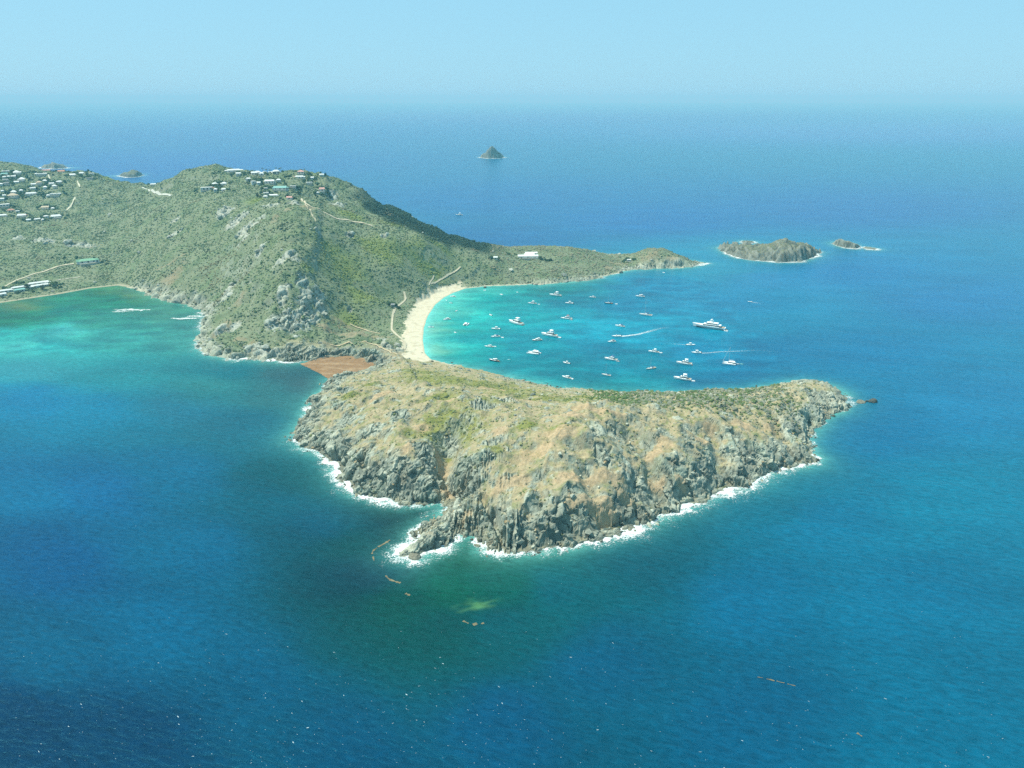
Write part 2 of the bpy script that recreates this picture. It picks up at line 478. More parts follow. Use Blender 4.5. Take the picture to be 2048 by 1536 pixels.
P_SOIL_H = [(700,668,50,14),(660,690,40,8),(760,700,30,10),(1300,512,30,16),(1345,518,24,14),(1240,528,20,10),(1215,535,14,8),(720,665,34,10),(690,650,26,8),(755,675,26,8),(780,712,22,6),(500,692,12,7),(480,680,14,7),(455,650,7,22,30),(430,665,9,12),(820,710,14,6),
 (650,655,16,8),(345,555,16,26),(360,540,10,16),(330,560,10,10),(345,525,30,4),(620,415,20,8),(640,425,14,6),(480,600,10,16),(550,440,8,20),(575,420,10,12)]
P_GRASS = [(925,845,22,36),(900,880,14,22),(860,850,14,18),(985,895,9,12),(1120,800,26,10),(930,765,70,30),(870,755,44,26),(1000,780,50,22),(840,745,30,18),(960,800,22,14),(880,800,24,14,30),(1180,795,30,9),(1060,790,40,12),(890,840,16,22),(860,870,14,16),(1090,795,40,8),(1280,805,28,9),(1340,805,30,9),
 (820,870,10,10),(1050,850,14,9),(920,860,12,14),(700,790,20,6,25),(740,770,18,6,20),(1150,800,20,6),(1400,800,20,7),(1130,850,14,6),(1480,805,14,5),
 (1070,910,10,5),(980,900,9,5)]
P_GREEN = [(690,540,34,50),(720,590,30,40),(700,640,24,20),(760,500,50,50),(800,450,36,14),(870,485,30,10),(660,500,24,30),(850,520,40,40),(620,540,10,20),
 (700,430,40,20),(240,360,60,30),(520,400,30,20)]

crag_h = patch_field(P_CRAG_H, X, Y, 0.5, 8, 0.7)
crag_m = patch_field(P_CRAG, X, Y, 0.5, 9, 0.7)
soil_h = patch_field(P_SOIL, X, Y, 0.6, 12, 0.8)
soil_m = patch_field(P_SOIL_H, X, Y, 0.7, 15, 0.7)
grass = patch_field(P_GRASS, X, Y, 0.7, 18, 0.55)
green = patch_field(P_GREEN, X, Y, 0.9, 24, 0.4)
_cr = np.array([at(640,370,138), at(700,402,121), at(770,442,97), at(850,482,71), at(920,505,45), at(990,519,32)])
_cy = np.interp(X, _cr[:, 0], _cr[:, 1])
dark = sstep(2, 26, Y - _cy + fbm2(X / 25, Y / 25, 3, 28) * 10) * sstep(_cr[1, 0] - 45, _cr[1, 0] + 30, X) * sstep(_cr[-1, 0] + 30, _cr[-1, 0] - 30, X)   # wooded back slope, its shade painted into the dark green

# ------------------------------------------------------------------ gullies cut into the headland
def gully(pix, wid, deep, seed):
    global H
    q = [ground(a, b)[:2] for a, b in pix]
    f = np.zeros(X.shape); wob = fbm2(X / 11, Y / 11, 3, seed) * wid * .35
    for a, b in zip(q[:-1], q[1:]):
        dx, dy = b - a
        t = np.clip(((X - a[0]) * dx + (Y - a[1]) * dy) / (dx * dx + dy * dy), 0, 1)
        f = np.maximum(f, sstep(wid, 0, np.hypot(X - a[0] - t * dx, Y - a[1] - t * dy) + wob))
    low = np.minimum(H, .8)
    H = np.where(D > 0, np.maximum(H - deep * f, low), H)
gully([(905,1002),(888,940),(900,880),(925,835)], 15, 8.5, 601)
gully([(1322,992),(1305,945),(1280,890),(1262,850)], 13, 7.5, 602)
gully([(1452,975),(1436,905),(1425,860)], 11, 6.5, 603)
gully([(700,965),(728,915),(760,872)], 10, 5.0, 604)
gully([(1075,1085),(1060,1030),(1085,985)], 9, 4.5, 605)
gully([(1215,1060),(1195,1000),(1170,950)], 9, 4.5, 606)
gully([(1590,915),(1560,860),(1545,825)], 10, 5.5, 607)
gully([(650,890),(690,840),(735,800)], 9, 3.5, 608)
H0 = H.copy()

# ------------------------------------------------------------------ rock relief
hx, hy = grad(H0)
slope = np.hypot(hx, hy)
shore = sstep(26, 4, D) * (1 - np.clip(BE * 1.3, 0, 1)) * (CL > 1.2)
shore_h = np.clip(sstep(34, 6, D + fbm2(X / 18, Y / 18, 3, 31) * 16) * sstep(2.5, 4.5, CL), 0, 1)
rock = np.clip(np.maximum(np.maximum(crag_h, crag_m), np.maximum(shore_h * head, shore * 0.75)) + sstep(0.6, 1.0, slope) * 0.5 * head + sstep(1.0, 1.5, slope) * .4 * (1 - head), 0, 1)
rock = np.clip(np.maximum(rock, .8 * head * sstep(.16, .34, fbm2(X / 13, Y / 13, 4, 171) + .35 * fbm2(X / 4, Y / 4, 2, 172)) * (1 - .7 * grass)), 0, 1)
rock *= (1 - np.clip(beach_w * 1.5, 0, 1)) * (D > -4)
rock *= 1 - 0.75 * soil_h
# tilted beds: strike runs away from the viewer
th = math.radians(63)
S1 = X * math.cos(th) + Y * math.sin(th); S2 = -X * math.sin(th) + Y * math.cos(th)
wq = fbm2(X / 20, Y / 20, 3, 88) * 6
def worley3(p, seed=0):
    q = np.floor(p).astype(np.int64); n_ = len(p)
    f1 = np.full(n_, 9.0); f2 = np.full(n_, 9.0); cid = np.zeros(n_)
    for i in (-1, 0, 1):
        for j in (-1, 0, 1):
            for k in (-1, 0, 1):
                c = q + np.array([i, j, k])
                h = _P[_P[_P[(c[:, 0] + seed * 7) & 255] + (c[:, 1] & 255)] + (c[:, 2] & 255)]
                h2 = _P[h + 31]; h3 = _P[h + 67]
                d = np.sqrt((c[:, 0] + h / 256. - p[:, 0]) ** 2 + (c[:, 1] + h2 / 256. - p[:, 1]) ** 2 + (c[:, 2] + h3 / 256. - p[:, 2]) ** 2)
                m = d < f1
                f2 = np.where(m, f1, np.minimum(f2, d)); cid = np.where(m, _P[h + 113] / 256., cid); f1 = np.where(m, d, f1)
    return f1, f2, cid
mk = (rock > .03) & (D > -9)
hx, hy = grad(blur(H0, 2))
hxm, hym = np.clip(hx[mk], -2.5, 2.5), np.clip(hy[mk], -2.5, 2.5)
nl = np.sqrt(hxm ** 2 + hym ** 2 + 1)
NX, NY, NZ = -hxm / nl, -hym / nl, 1 / nl
px_, py_, pz_ = X[mk], Y[mk], H0[mk]
w1 = fbm2(px_ / 24 + pz_ / 30, py_ / 24, 3, 88) * 5
rt = sstep(-50, 10, px_)                                   # beds stand steep on the left, lie flatter on the right
sA = px_ * -.80 + py_ * .40 + pz_ * .45; sB = px_ * .22 - py_ * .40 + pz_ * .89
sS = sA + (sB - sA) * rt + w1
tA = px_ * .45 + py_ * .89; tB = px_ * .95 + py_ * .1
tS = tA + (tB - tA) * rt + w1 * .6
uS = px_ * .3 - py_ * .3 + pz_ * .9 + (1 - rt) * pz_ * .3
far_k = np.where(head[mk] > .5, 1.0, 1.15)
def blocks(a_, b_, c_, seed):
    return worley3(np.stack([sS / (a_ * far_k), tS / (b_ * far_k), uS / (c_ * far_k)], 1), seed)
f1, f2, ca = blocks(6.6, 17.0, 11.0, 1)
g1, g2, cb = blocks(2.2, 6.5, 3.8, 3)
dsp = (ca - .5) * 4.4 + (cb - .5) * 1.05 - (1 - sstep(0, .12, f2 - f1)) * 2.6 - (1 - sstep(0, .22, g2 - g1)) * .6
shore_k = np.clip(.45 + .75 * np.maximum(shore_h * head, np.maximum(crag_m, shore * (1 - head)))[mk] + .4 * crag_h[mk], 0, 1.25)
dsp = dsp * rock[mk] * far_k ** .8 * shore_k * sstep(-3, 4, D[mk])
cid = np.full(X.shape, .5); cidb = np.full(X.shape, .5); crk = np.zeros(X.shape)
cid[mk] = ca; cidb[mk] = cb; crk[mk] = 1 - sstep(.02, .12, f2 - f1)
OX = np.zeros(X.shape); OY = np.zeros(X.shape)
OX[mk] = np.clip(NX * dsp, -2.4, 2.4); OY[mk] = np.clip(NY * dsp, -2.4, 2.4)
H = H0.copy(); H[mk] += NZ * dsp * np.where(head[mk] > .5, 1.0, 1.25)
relief = np.zeros(X.shape); relief[mk] = dsp
n_dummy = 0
H += fbm2(X / 5, Y / 5, 3, 91) * 0.55 * (1 - np.clip(beach_w * 2, 0, 1)) * (D > 0)
H = np.where((D > 1.0) & (H < 0.25), 0.25 + 0.1 * np.abs(relief), H)
# skerries and awash ledges just off the cliffs
sk = sstep(0.45, 0.75, fbm2(X / 6, Y / 6, 3, 95) + 0.25) * sstep(-9, -2, D) * (D <= 0) * sstep(3, 5, CL)
H = np.where(D <= 0, H + sk * 2.6, H)
# the narrow cleft right of the rocky spur
def cut_line(p0, p1, wid, deep):
    global H
    a, b = ground(*p0)[:2], ground(*p1)[:2]
    dx, dy = b - a
    t = np.clip(((X - a[0]) * dx + (Y - a[1]) * dy) / (dx * dx + dy * dy), 0, 1)
    dd = np.hypot(X - a[0] - t * dx, Y - a[1] - t * dy) + fbm2(X / 6, Y / 6, 2, 66) * 1.2
    H = H - deep * sstep(wid, wid * 0.35, dd)
cut_line((965, 990), (985, 1040), 3.2, 5.0)
cut_line((985, 1040), (1005, 1088), 3.6, 6.5)
cut_line((905, 1000), (890, 960), 3.0, 3.5)
cut_line((735, 935), (725, 915), 4.5, 5.0)
cut_line((1500, 900), (1495, 885), 3.5, 4.5)
H = np.where((D > 2.0) & (H < .35), .35 + .05 * np.abs(relief), H)

# ------------------------------------------------------------------ ground colours
def C(*c): return np.array(c)
hx, hy = grad(H)
slope2 = np.hypot(hx, hy)
n1 = fbm2(X / 40, Y / 40, 4, 101); n2 = fbm2(X / 9, Y / 9, 4, 111); n3 = fbm2(X / 3, Y / 3, 3, 121); n4 = fbm2(X / 90, Y / 90, 3, 131)
def lay(col, c, m):
    return col + (c - col) * np.clip(m, 0, 1)[..., None]
col = np.zeros(X.shape + (3,)) + C(0.240, 0.275, 0.160)                    # dry hillside earth and litter
col = lay(col, C(0.180, 0.235, 0.118), sstep(-0.15, 0.35, n1 + n2 * 0.5))
col = lay(col, C(0.270, 0.275, 0.170), sstep(0.15, 0.5, n2 - n1 * 0.4) * 0.6)
# headland: straw grass, bare earth, thin green
hc = np.zeros(X.shape + (3,)) + C(0.46, 0.375, 0.215)
hc = lay(hc, C(0.325, 0.310, 0.145), sstep(-0.05, 0.3, n2 + n3 * 0.5))
hc = lay(hc, C(0.54, 0.44, 0.27), sstep(0.1, 0.5, n1 + n3 * 0.5) * 0.8)
hc = lay(hc, C(0.225, 0.240, 0.090), sstep(0.15, 0.4, n3 + n2 * 0.5) * 0.65)
col = mix(col, hc, head[..., None])
col = lay(col, C(0.250, 0.258, 0.066), grass * (0.95 + 0.4 * n3))
col = lay(col, C(0.36, 0.335, 0.120), grass * sstep(0.2, 0.5, n2 + n3 * 0.5) * 0.7)
col = lay(col, C(0.170, 0.205, 0.045), grass * sstep(0.1, 0.4, -n2 + n3 * 0.7) * 0.75)
col = lay(col, C(0.235, 0.285, 0.075), green * 0.8 * (1 - head))
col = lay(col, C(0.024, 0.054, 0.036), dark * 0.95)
col = lay(col, C(0.57, 0.405, 0.235), soil_h * (0.85 + n3 * 0.7) * 0.9)
col = lay(col, C(0.36, 0.285, 0.175), soil_m * (0.8 + n3 * 0.7) * 0.85)
rust = sstep(0.25, 0.5, fbm2(X / 14, Y / 14, 3, 141) + n3 * 0.3)
rc = np.zeros(X.shape + (3,)) + C(0.350, 0.370, 0.285)
rc = lay(rc, C(0.54, 0.55, 0.42), sstep(0.45, 0.9, cid * .6 + cidb * .5 + n3 * 0.5))
rc = lay(rc, C(0.205, 0.225, 0.175), sstep(0.40, 0.10, cidb * .7 + cid * .3 + n3 * 0.3) * 0.85)
rc = lay(rc, C(0.34, 0.41, 0.31), sstep(0.1, 0.5, n1 + n2 * .4) * .6)
rc = lay(rc, C(0.42, 0.31, 0.17), rust * 0.45)
rc = lay(rc, C(0.54, 0.56, 0.46), crag_m * (1 - head) * sstep(-0.3, 0.2, n3 + n2) * 0.85)
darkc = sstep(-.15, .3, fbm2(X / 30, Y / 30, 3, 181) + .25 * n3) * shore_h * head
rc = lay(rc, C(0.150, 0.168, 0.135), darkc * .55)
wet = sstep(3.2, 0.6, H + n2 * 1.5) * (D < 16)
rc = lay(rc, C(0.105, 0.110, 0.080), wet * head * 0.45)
ledge = sstep(1.8, 0.5, np.abs(H - 1.6)) * sstep(0.0, 0.4, n2 + 0.1) * head * (D < 14)
rc = lay(rc, C(0.46, 0.40, 0.24), ledge * 0.6)
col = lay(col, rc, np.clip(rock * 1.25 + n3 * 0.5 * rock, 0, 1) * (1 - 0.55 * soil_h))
strip = sstep(7, 2.5, D) * sstep(.05, .15, BE) * (D > -3)
col = lay(col, C(.60, .56, .40), strip * .9)
sand = np.clip(beach_w * 1.25 + n2 * 0.5 * sstep(0.1, .6, beach_w), 0, 1) * sstep(0.25, 0.6, BE)
sand_c = mix(C(0.74, 0.66, 0.47), C(0.60, 0.515, 0.355), sstep(0.0, 0.45, n2 + n3 * 0.3)[..., None])
sand_c = mix(sand_c, C(0.62, 0.53, 0.36), (sstep(3.0, 0.5, D))[..., None])
small_beach = sstep(-200, -350, X)
sand_c = mix(sand_c, C(0.42, 0.39, 0.26), small_beach[..., None])
col = col + (sand_c - col) * sstep(0.35, 0.6, sand)[..., None]
col = np.clip(col * (1 + 0.16 * n3[..., None]), 0.01, 0.95)

col = col * LAND_K
col = np.where(sstep(.35, .6, sand)[..., None] > .5, col * 1.02, col)
M_land = attr_mat('land_surface', var=0.28, scale=0.55, bump=0.55, bdist=0.6, bscale=0.6)
M_sand = attr_mat('beach_sand', var=0.08, scale=0.4, bump=0.2, bdist=0.2, bscale=0.8)

def grid_faces(keep):
    """quads of a grid whose four corners are kept"""
    h_, w_ = keep.shape
    idx = np.arange(h_ * w_).reshape(h_, w_)
    q = keep[:-1, :-1] & keep[1:, :-1] & keep[:-1, 1:] & keep[1:, 1:]
    return np.stack([idx[:-1, :-1][q], idx[:-1, 1:][q], idx[1:, 1:][q], idx[1:, :-1][q]], 1), q

VX, VY = X.copy(), Y.copy()
VY = VY + OY; VX = VX + OX                              # blocks stand out along the face
keep = (D > -14)
F, q = grid_faces(keep)
Vall = np.stack([VX.ravel(), VY.ravel(), H.ravel()], 1)
Call = np.concatenate([col.reshape(-1, 3), np.ones((X.size, 1))], 1)
fc_s = sand.ravel()[F].mean(1); fc_h = head.ravel()[F].mean(1); fc_d = D.ravel()[F].mean(1)
is_beach = (fc_s > 0.5) & (fc_d > -6)
is_head = (~is_beach) & (fc_h > 0.5)
def sub_mesh(name, sel, mat):
    f = F[sel]; u, inv = np.unique(f, return_inverse=True)
    return np_mesh(name, Vall[u], inv.reshape(f.shape), mat, {'Col': Call[u]}, smooth=(name != 'headland'), kind='structure')
sub_mesh('beach', is_beach, M_sand)
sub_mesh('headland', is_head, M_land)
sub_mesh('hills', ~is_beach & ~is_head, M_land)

# ------------------------------------------------------------------ islets out at sea
def islet(name, foot, peaks, cl, step, label, tone=1.0, seed=1, crag=1.0):
    P = np.array([list(at(a, b)[:2]) + [cl] for a, b in foot])
    x0, y0 = P[:, :2].min(0) - 12; x1, y1 = P[:, :2].max(0) + 12
    ax = np.arange(x0, x1, step); ay = np.arange(y0, y1, step)
    XX, YY = np.meshgrid(ax, ay)
    sc = max(x1 - x0, 20) / 12
    d, _ = seg_field(P, XX + fbm2(XX / sc, YY / sc, 3, seed) * sc * 0.5, YY + fbm2(XX / sc, YY / sc, 3, seed + 9) * sc * 0.5)
    h = np.zeros(XX.shape)
    for (px, py, hh, rx, ry) in peaks:
        c = at(px, py, hh)
        r = np.hypot((XX - c[0]) / rx, (YY - c[1]) / ry)
        h = np.maximum(h, hh * np.clip(1 - r, 0, 1) ** 1.05)
    h = blur(h, 3) * sstep(0, sc * 0.7, d) + cl * sstep(0, 5, d)
    ff1, ff2, ci = worley2(XX / (sc * .45), YY / (sc * .7), seed)
    rel = (ridged2(XX / sc, YY / sc, 4, seed + 3) - .5) * sc * .8 + (ci - .5) * sc * .45 - (1 - sstep(0, .15, ff2 - ff1)) * sc * .15
    h = h + rel * sstep(0, 6, d) * crag * (0.4 + 0.6 * sstep(sc * 2, 0, d))
    h = np.where(d <= 0, np.maximum(-5, d * .5) - .2, np.maximum(h, 0.3))
    gx_, gy_ = np.gradient(h, ax, axis=1), np.gradient(h, ay, axis=0)
    sl = np.hypot(gx_, gy_)
    nn = fbm2(XX / (sc * .5), YY / (sc * .5), 4, seed + 5); nm = fbm2(XX / 4, YY / 4, 3, seed + 6)
    cc = np.zeros(XX.shape + (3,)) + C(0.185, 0.205, 0.125)
    cc = lay(cc, C(0.15, 0.165, 0.070), sstep(-.1, .3, nn))
    cc = lay(cc, C(0.27, 0.245, 0.16), sstep(.1, .4, nm + nn * .4))
    rk = np.clip(sstep(.5, .95, sl) + sstep(12, 3, d), 0, 1)
    cc = lay(cc, mix(C(0.115, 0.125, 0.10), C(0.30, 0.31, 0.25), sstep(.2, .8, ci)[..., None]), rk * .9)
    cc = np.clip(cc * LAND_K * tone * (1 + .2 * nm[..., None]), .01, .9)
    fq, _ = grid_faces(d > -8)
    u, inv = np.unique(fq, return_inverse=True)
    V = np.stack([XX.ravel(), YY.ravel(), h.ravel()], 1)
    CC = np.concatenate([cc.reshape(-1, 3), np.ones((XX.size, 1))], 1)
    o = np_mesh(name, V[u], inv.reshape(fq.shape), M_land, {'Col': CC[u]}, kind='structure')
    tag(o, label)
    return P

ISLETS = []
ISLETS.append(islet('islet', [(1435,496),(1450,506),(1475,516),(1510,521),(1560,525),(1600,524),(1632,514),(1640,504),(1615,497),(1580,493),(1540,492),(1490,491),(1455,491)],
      [(1570,480,34,75,70),(1610,494,18,50,45),(1500,494,15,70,40),(1460,496,9,45,25),(1600,486,24,50,50)], 4, 1.8, 'large green and brown islet with a rounded peak beyond the bay mouth', 1.0, 3))
ISLETS.append(islet('islet', [(1664,487),(1672,491),(1690,496),(1712,498),(1722,495),(1708,489),(1690,484),(1672,484)],
      [(1681,476.5,18.5,20,44),(1671,484,10,13,34),(1696,484.5,11,24,36),(1711,490.5,6,18,26)], 3.0, 1.1, 'pale jagged rock islet right of the large islet', 1.1, 5, 1.5))
ISLETS.append(islet('islet', [(1724,496),(1735,499),(1752,500),(1756,498),(1740,495),(1728,494)], [(1735,496,4,16,8)], 1.5, 1.2, 'low line of rocks awash at the far right of the islets', 1.1, 6))
ISLETS.append(islet('islet', [(1480,485),(1495,487),(1510,486),(1508,483),(1485,482)], [(1495,482,7,16,14)], 2, 1.5, 'low dark rock just behind the large islet', 0.8, 7))
ISLETS.append(islet('islet', [(960,315),(975,317),(995,317),(1008,315),(1004,312),(985,311),(968,312)],
      [(984,294,57,62,100),(1000,306,26,40,60),(968,309,16,30,50)], 8, 3.5, 'steep pyramid shaped islet far out on the open sea', 0.9, 8, 0.7))
ISLETS.append(islet('islet', [(238,352),(255,355),(275,354),(286,350),(270,347),(248,348)], [(266,341,22,40,60),(252,346,12,30,40)], 5, 3, 'far islet seen through the saddle behind the hills', 0.9, 9, 0.6))
ISLETS.append(islet('islet', [(80,336),(110,338),(135,336),(120,331),(90,331)], [(103,326,24,60,80),(120,331,10,40,60)], 4, 4, 'faint pale islet on the sea behind the left hill', 1.1, 10, 0.6))

# ------------------------------------------------------------------ the sea
# water colours (depth, sand bed, weed bed, painted cloud shadow on the left), read at points of the photo
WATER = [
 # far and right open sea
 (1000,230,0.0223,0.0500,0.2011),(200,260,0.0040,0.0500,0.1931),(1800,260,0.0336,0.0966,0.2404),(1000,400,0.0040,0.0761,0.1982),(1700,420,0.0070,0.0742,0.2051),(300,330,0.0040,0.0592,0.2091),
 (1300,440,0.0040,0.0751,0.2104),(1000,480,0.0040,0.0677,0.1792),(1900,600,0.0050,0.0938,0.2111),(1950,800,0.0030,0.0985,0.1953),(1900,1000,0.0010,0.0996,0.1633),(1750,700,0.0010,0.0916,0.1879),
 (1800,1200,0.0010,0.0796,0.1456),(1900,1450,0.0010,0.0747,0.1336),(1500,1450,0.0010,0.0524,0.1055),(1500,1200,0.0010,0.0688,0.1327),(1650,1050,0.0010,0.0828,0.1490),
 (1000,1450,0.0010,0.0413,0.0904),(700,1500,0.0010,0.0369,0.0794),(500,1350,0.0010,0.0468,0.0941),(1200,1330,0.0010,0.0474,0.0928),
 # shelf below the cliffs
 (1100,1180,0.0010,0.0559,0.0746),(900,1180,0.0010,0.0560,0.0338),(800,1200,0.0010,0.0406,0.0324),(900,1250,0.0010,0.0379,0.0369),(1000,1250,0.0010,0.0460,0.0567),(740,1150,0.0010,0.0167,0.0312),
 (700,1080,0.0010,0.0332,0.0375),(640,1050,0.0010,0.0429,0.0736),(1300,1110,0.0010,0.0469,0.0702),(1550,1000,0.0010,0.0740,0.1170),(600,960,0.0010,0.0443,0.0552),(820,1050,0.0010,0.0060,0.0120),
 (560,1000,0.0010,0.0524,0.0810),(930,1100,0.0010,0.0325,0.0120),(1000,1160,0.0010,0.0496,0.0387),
 # left, its dark patches are cloud shadow put into the colour
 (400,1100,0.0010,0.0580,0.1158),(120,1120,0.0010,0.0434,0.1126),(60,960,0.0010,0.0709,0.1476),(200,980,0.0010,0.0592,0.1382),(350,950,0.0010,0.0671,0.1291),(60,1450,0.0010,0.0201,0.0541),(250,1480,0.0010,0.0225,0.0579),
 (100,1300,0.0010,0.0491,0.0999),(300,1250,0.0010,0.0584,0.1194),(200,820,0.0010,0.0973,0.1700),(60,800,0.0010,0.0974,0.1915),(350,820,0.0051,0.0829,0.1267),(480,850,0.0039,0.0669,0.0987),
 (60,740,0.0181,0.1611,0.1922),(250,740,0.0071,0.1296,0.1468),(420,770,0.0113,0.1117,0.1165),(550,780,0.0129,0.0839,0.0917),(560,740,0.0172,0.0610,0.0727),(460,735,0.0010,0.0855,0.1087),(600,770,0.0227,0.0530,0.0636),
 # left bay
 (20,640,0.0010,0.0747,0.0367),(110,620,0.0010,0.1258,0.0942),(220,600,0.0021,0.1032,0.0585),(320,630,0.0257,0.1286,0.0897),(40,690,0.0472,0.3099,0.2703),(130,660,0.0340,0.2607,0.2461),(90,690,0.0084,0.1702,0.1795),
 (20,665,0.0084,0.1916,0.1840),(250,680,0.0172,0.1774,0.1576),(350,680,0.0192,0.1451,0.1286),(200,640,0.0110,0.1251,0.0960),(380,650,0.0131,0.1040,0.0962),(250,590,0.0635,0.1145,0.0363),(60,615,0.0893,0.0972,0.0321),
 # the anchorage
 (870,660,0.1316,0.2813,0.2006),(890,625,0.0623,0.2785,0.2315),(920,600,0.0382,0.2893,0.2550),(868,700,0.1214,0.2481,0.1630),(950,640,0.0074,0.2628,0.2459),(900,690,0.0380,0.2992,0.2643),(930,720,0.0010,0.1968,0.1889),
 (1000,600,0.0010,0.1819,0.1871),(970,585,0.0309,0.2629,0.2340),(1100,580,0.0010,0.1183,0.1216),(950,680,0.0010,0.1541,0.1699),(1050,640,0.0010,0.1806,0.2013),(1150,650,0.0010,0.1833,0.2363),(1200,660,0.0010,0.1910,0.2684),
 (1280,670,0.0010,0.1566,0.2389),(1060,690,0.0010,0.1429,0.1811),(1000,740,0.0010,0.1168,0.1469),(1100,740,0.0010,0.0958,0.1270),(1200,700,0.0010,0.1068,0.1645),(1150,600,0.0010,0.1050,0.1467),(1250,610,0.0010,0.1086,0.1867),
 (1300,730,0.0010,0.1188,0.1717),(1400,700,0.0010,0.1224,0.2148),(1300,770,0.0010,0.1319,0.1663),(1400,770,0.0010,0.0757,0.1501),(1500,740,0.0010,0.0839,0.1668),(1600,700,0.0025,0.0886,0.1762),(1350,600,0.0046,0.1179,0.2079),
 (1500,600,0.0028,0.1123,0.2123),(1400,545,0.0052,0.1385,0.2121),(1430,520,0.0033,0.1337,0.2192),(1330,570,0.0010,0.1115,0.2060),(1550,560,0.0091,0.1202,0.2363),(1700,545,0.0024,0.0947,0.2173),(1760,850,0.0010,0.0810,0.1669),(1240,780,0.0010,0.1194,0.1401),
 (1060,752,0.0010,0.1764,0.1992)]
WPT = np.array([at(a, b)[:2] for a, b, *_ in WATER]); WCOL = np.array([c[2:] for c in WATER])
lx = lambda p: np.stack([p[..., 0] / p[..., 1] * 2.2, np.log(p[..., 1]) * 2.2], -1)

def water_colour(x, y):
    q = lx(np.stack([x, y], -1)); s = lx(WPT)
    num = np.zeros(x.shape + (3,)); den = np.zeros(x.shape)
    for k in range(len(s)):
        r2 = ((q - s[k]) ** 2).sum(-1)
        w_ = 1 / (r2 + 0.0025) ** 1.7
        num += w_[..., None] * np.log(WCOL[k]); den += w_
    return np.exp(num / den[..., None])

def graded(a, b, s0, k):
    o = [a]
    while o[-1] < b: o.append(o[-1] + max(s0, abs(o[-1]) * k))
    return np.array(o)
sy = np.concatenate([[-2000, -500, 0, 80], graded(140, SEA_END, 2.5, 0.0045)])
sxp = graded(0, 1500, 4.5, 0.0); sxp = np.concatenate([sxp, graded(sxp[-1] + 15, 42000, 15, 0.05)])
sx = np.concatenate([-sxp[::-1][:-1], sxp])
SX, SY = np.meshgrid(sx, sy)
yy = np.maximum(SY, 120)
wn = 0.06
jx = SX + fbm2(SX / 60, yy / 40, 4, 201) * 22 * np.clip(yy / 700, .4, 3); jy = np.maximum(yy + fbm2(SX / 60, yy / 40, 4, 211) * 18 * np.clip(yy / 700, .4, 3), 100)
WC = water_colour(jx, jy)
sdS = bilin(SDF, SX, yy); beS = bilin(BEACH, SX, yy)
inside_grid = (SX > GX0) & (SX < GX1) & (yy > GY0) & (yy < GY1)
sdS = np.where(inside_grid, sdS, -400)
for P in ISLETS:
    c = P[:, :2].mean(0); R = np.hypot(*(P[:, :2] - c).T).max() + 90
    m = np.hypot(SX - c[0], SY - c[1]) < R
    if m.any():
        dd, _ = seg_field(P, SX[m], SY[m]); sdS[m] = np.maximum(sdS[m], dd)
wd = -sdS
# dark weed beds and pale sand tongues in the bays, streaks farther out
bay = sstep(-80, 40, SX) * 0
weed = fbm2(SX / 45, yy / 22, 4, 221)
inbay = ((SX > -160) & (SX < 330) & (yy > 760) & (yy < 1300)) * 1.0
lbay = ((SX < -420) & (yy > 880) & (yy < 1260)) * 1.0
WC = WC * np.exp((0.75 * weed * inbay + 0.85 * weed * lbay + 0.22 * fbm2(SX / 160, yy / 60, 4, 231) * (1 - inbay)) [..., None] * C(1.1, .8, .6))
sh_ = np.exp(-np.maximum(wd, 0) / 14.0) * (wd > -20) * (1 - .35 * lbay)
beach_edge = np.clip(beS, 0, 1) * inside_grid
WC = mix(WC, C(0.14, 0.50, 0.44), (np.exp(-np.maximum(wd, 0) / 11.0) * beach_edge * .8 * (SX > -300))[..., None])
WC = mix(WC, C(0.045, 0.200, 0.170), (sh_ * (1 - beach_edge) * .60)[..., None])
WC = mix(WC, C(0.11, 0.34, 0.29), (np.exp(-np.maximum(wd, 0) / 5.5) * (wd > -20) * (1 - beach_edge) * (1 - .6 * lbay) * .7 * np.clip(.7 + 1.2 * fbm2(SX / 20, yy / 20, 3, 251), 0, 1))[..., None])
# pale submerged reef off the spur
rp = at(955, 1212)
rr = np.hypot((SX - rp[0]) / 11.0, (SY - rp[1]) / 6.0) + fbm2(SX / 8, SY / 2.5, 4, 241) * 1.3
WC = mix(WC, C(0.10, 0.25, 0.085), (sstep(1.1, .2, rr) * .55)[..., None])
WC = np.clip(WC, 0.0008, 0.9)

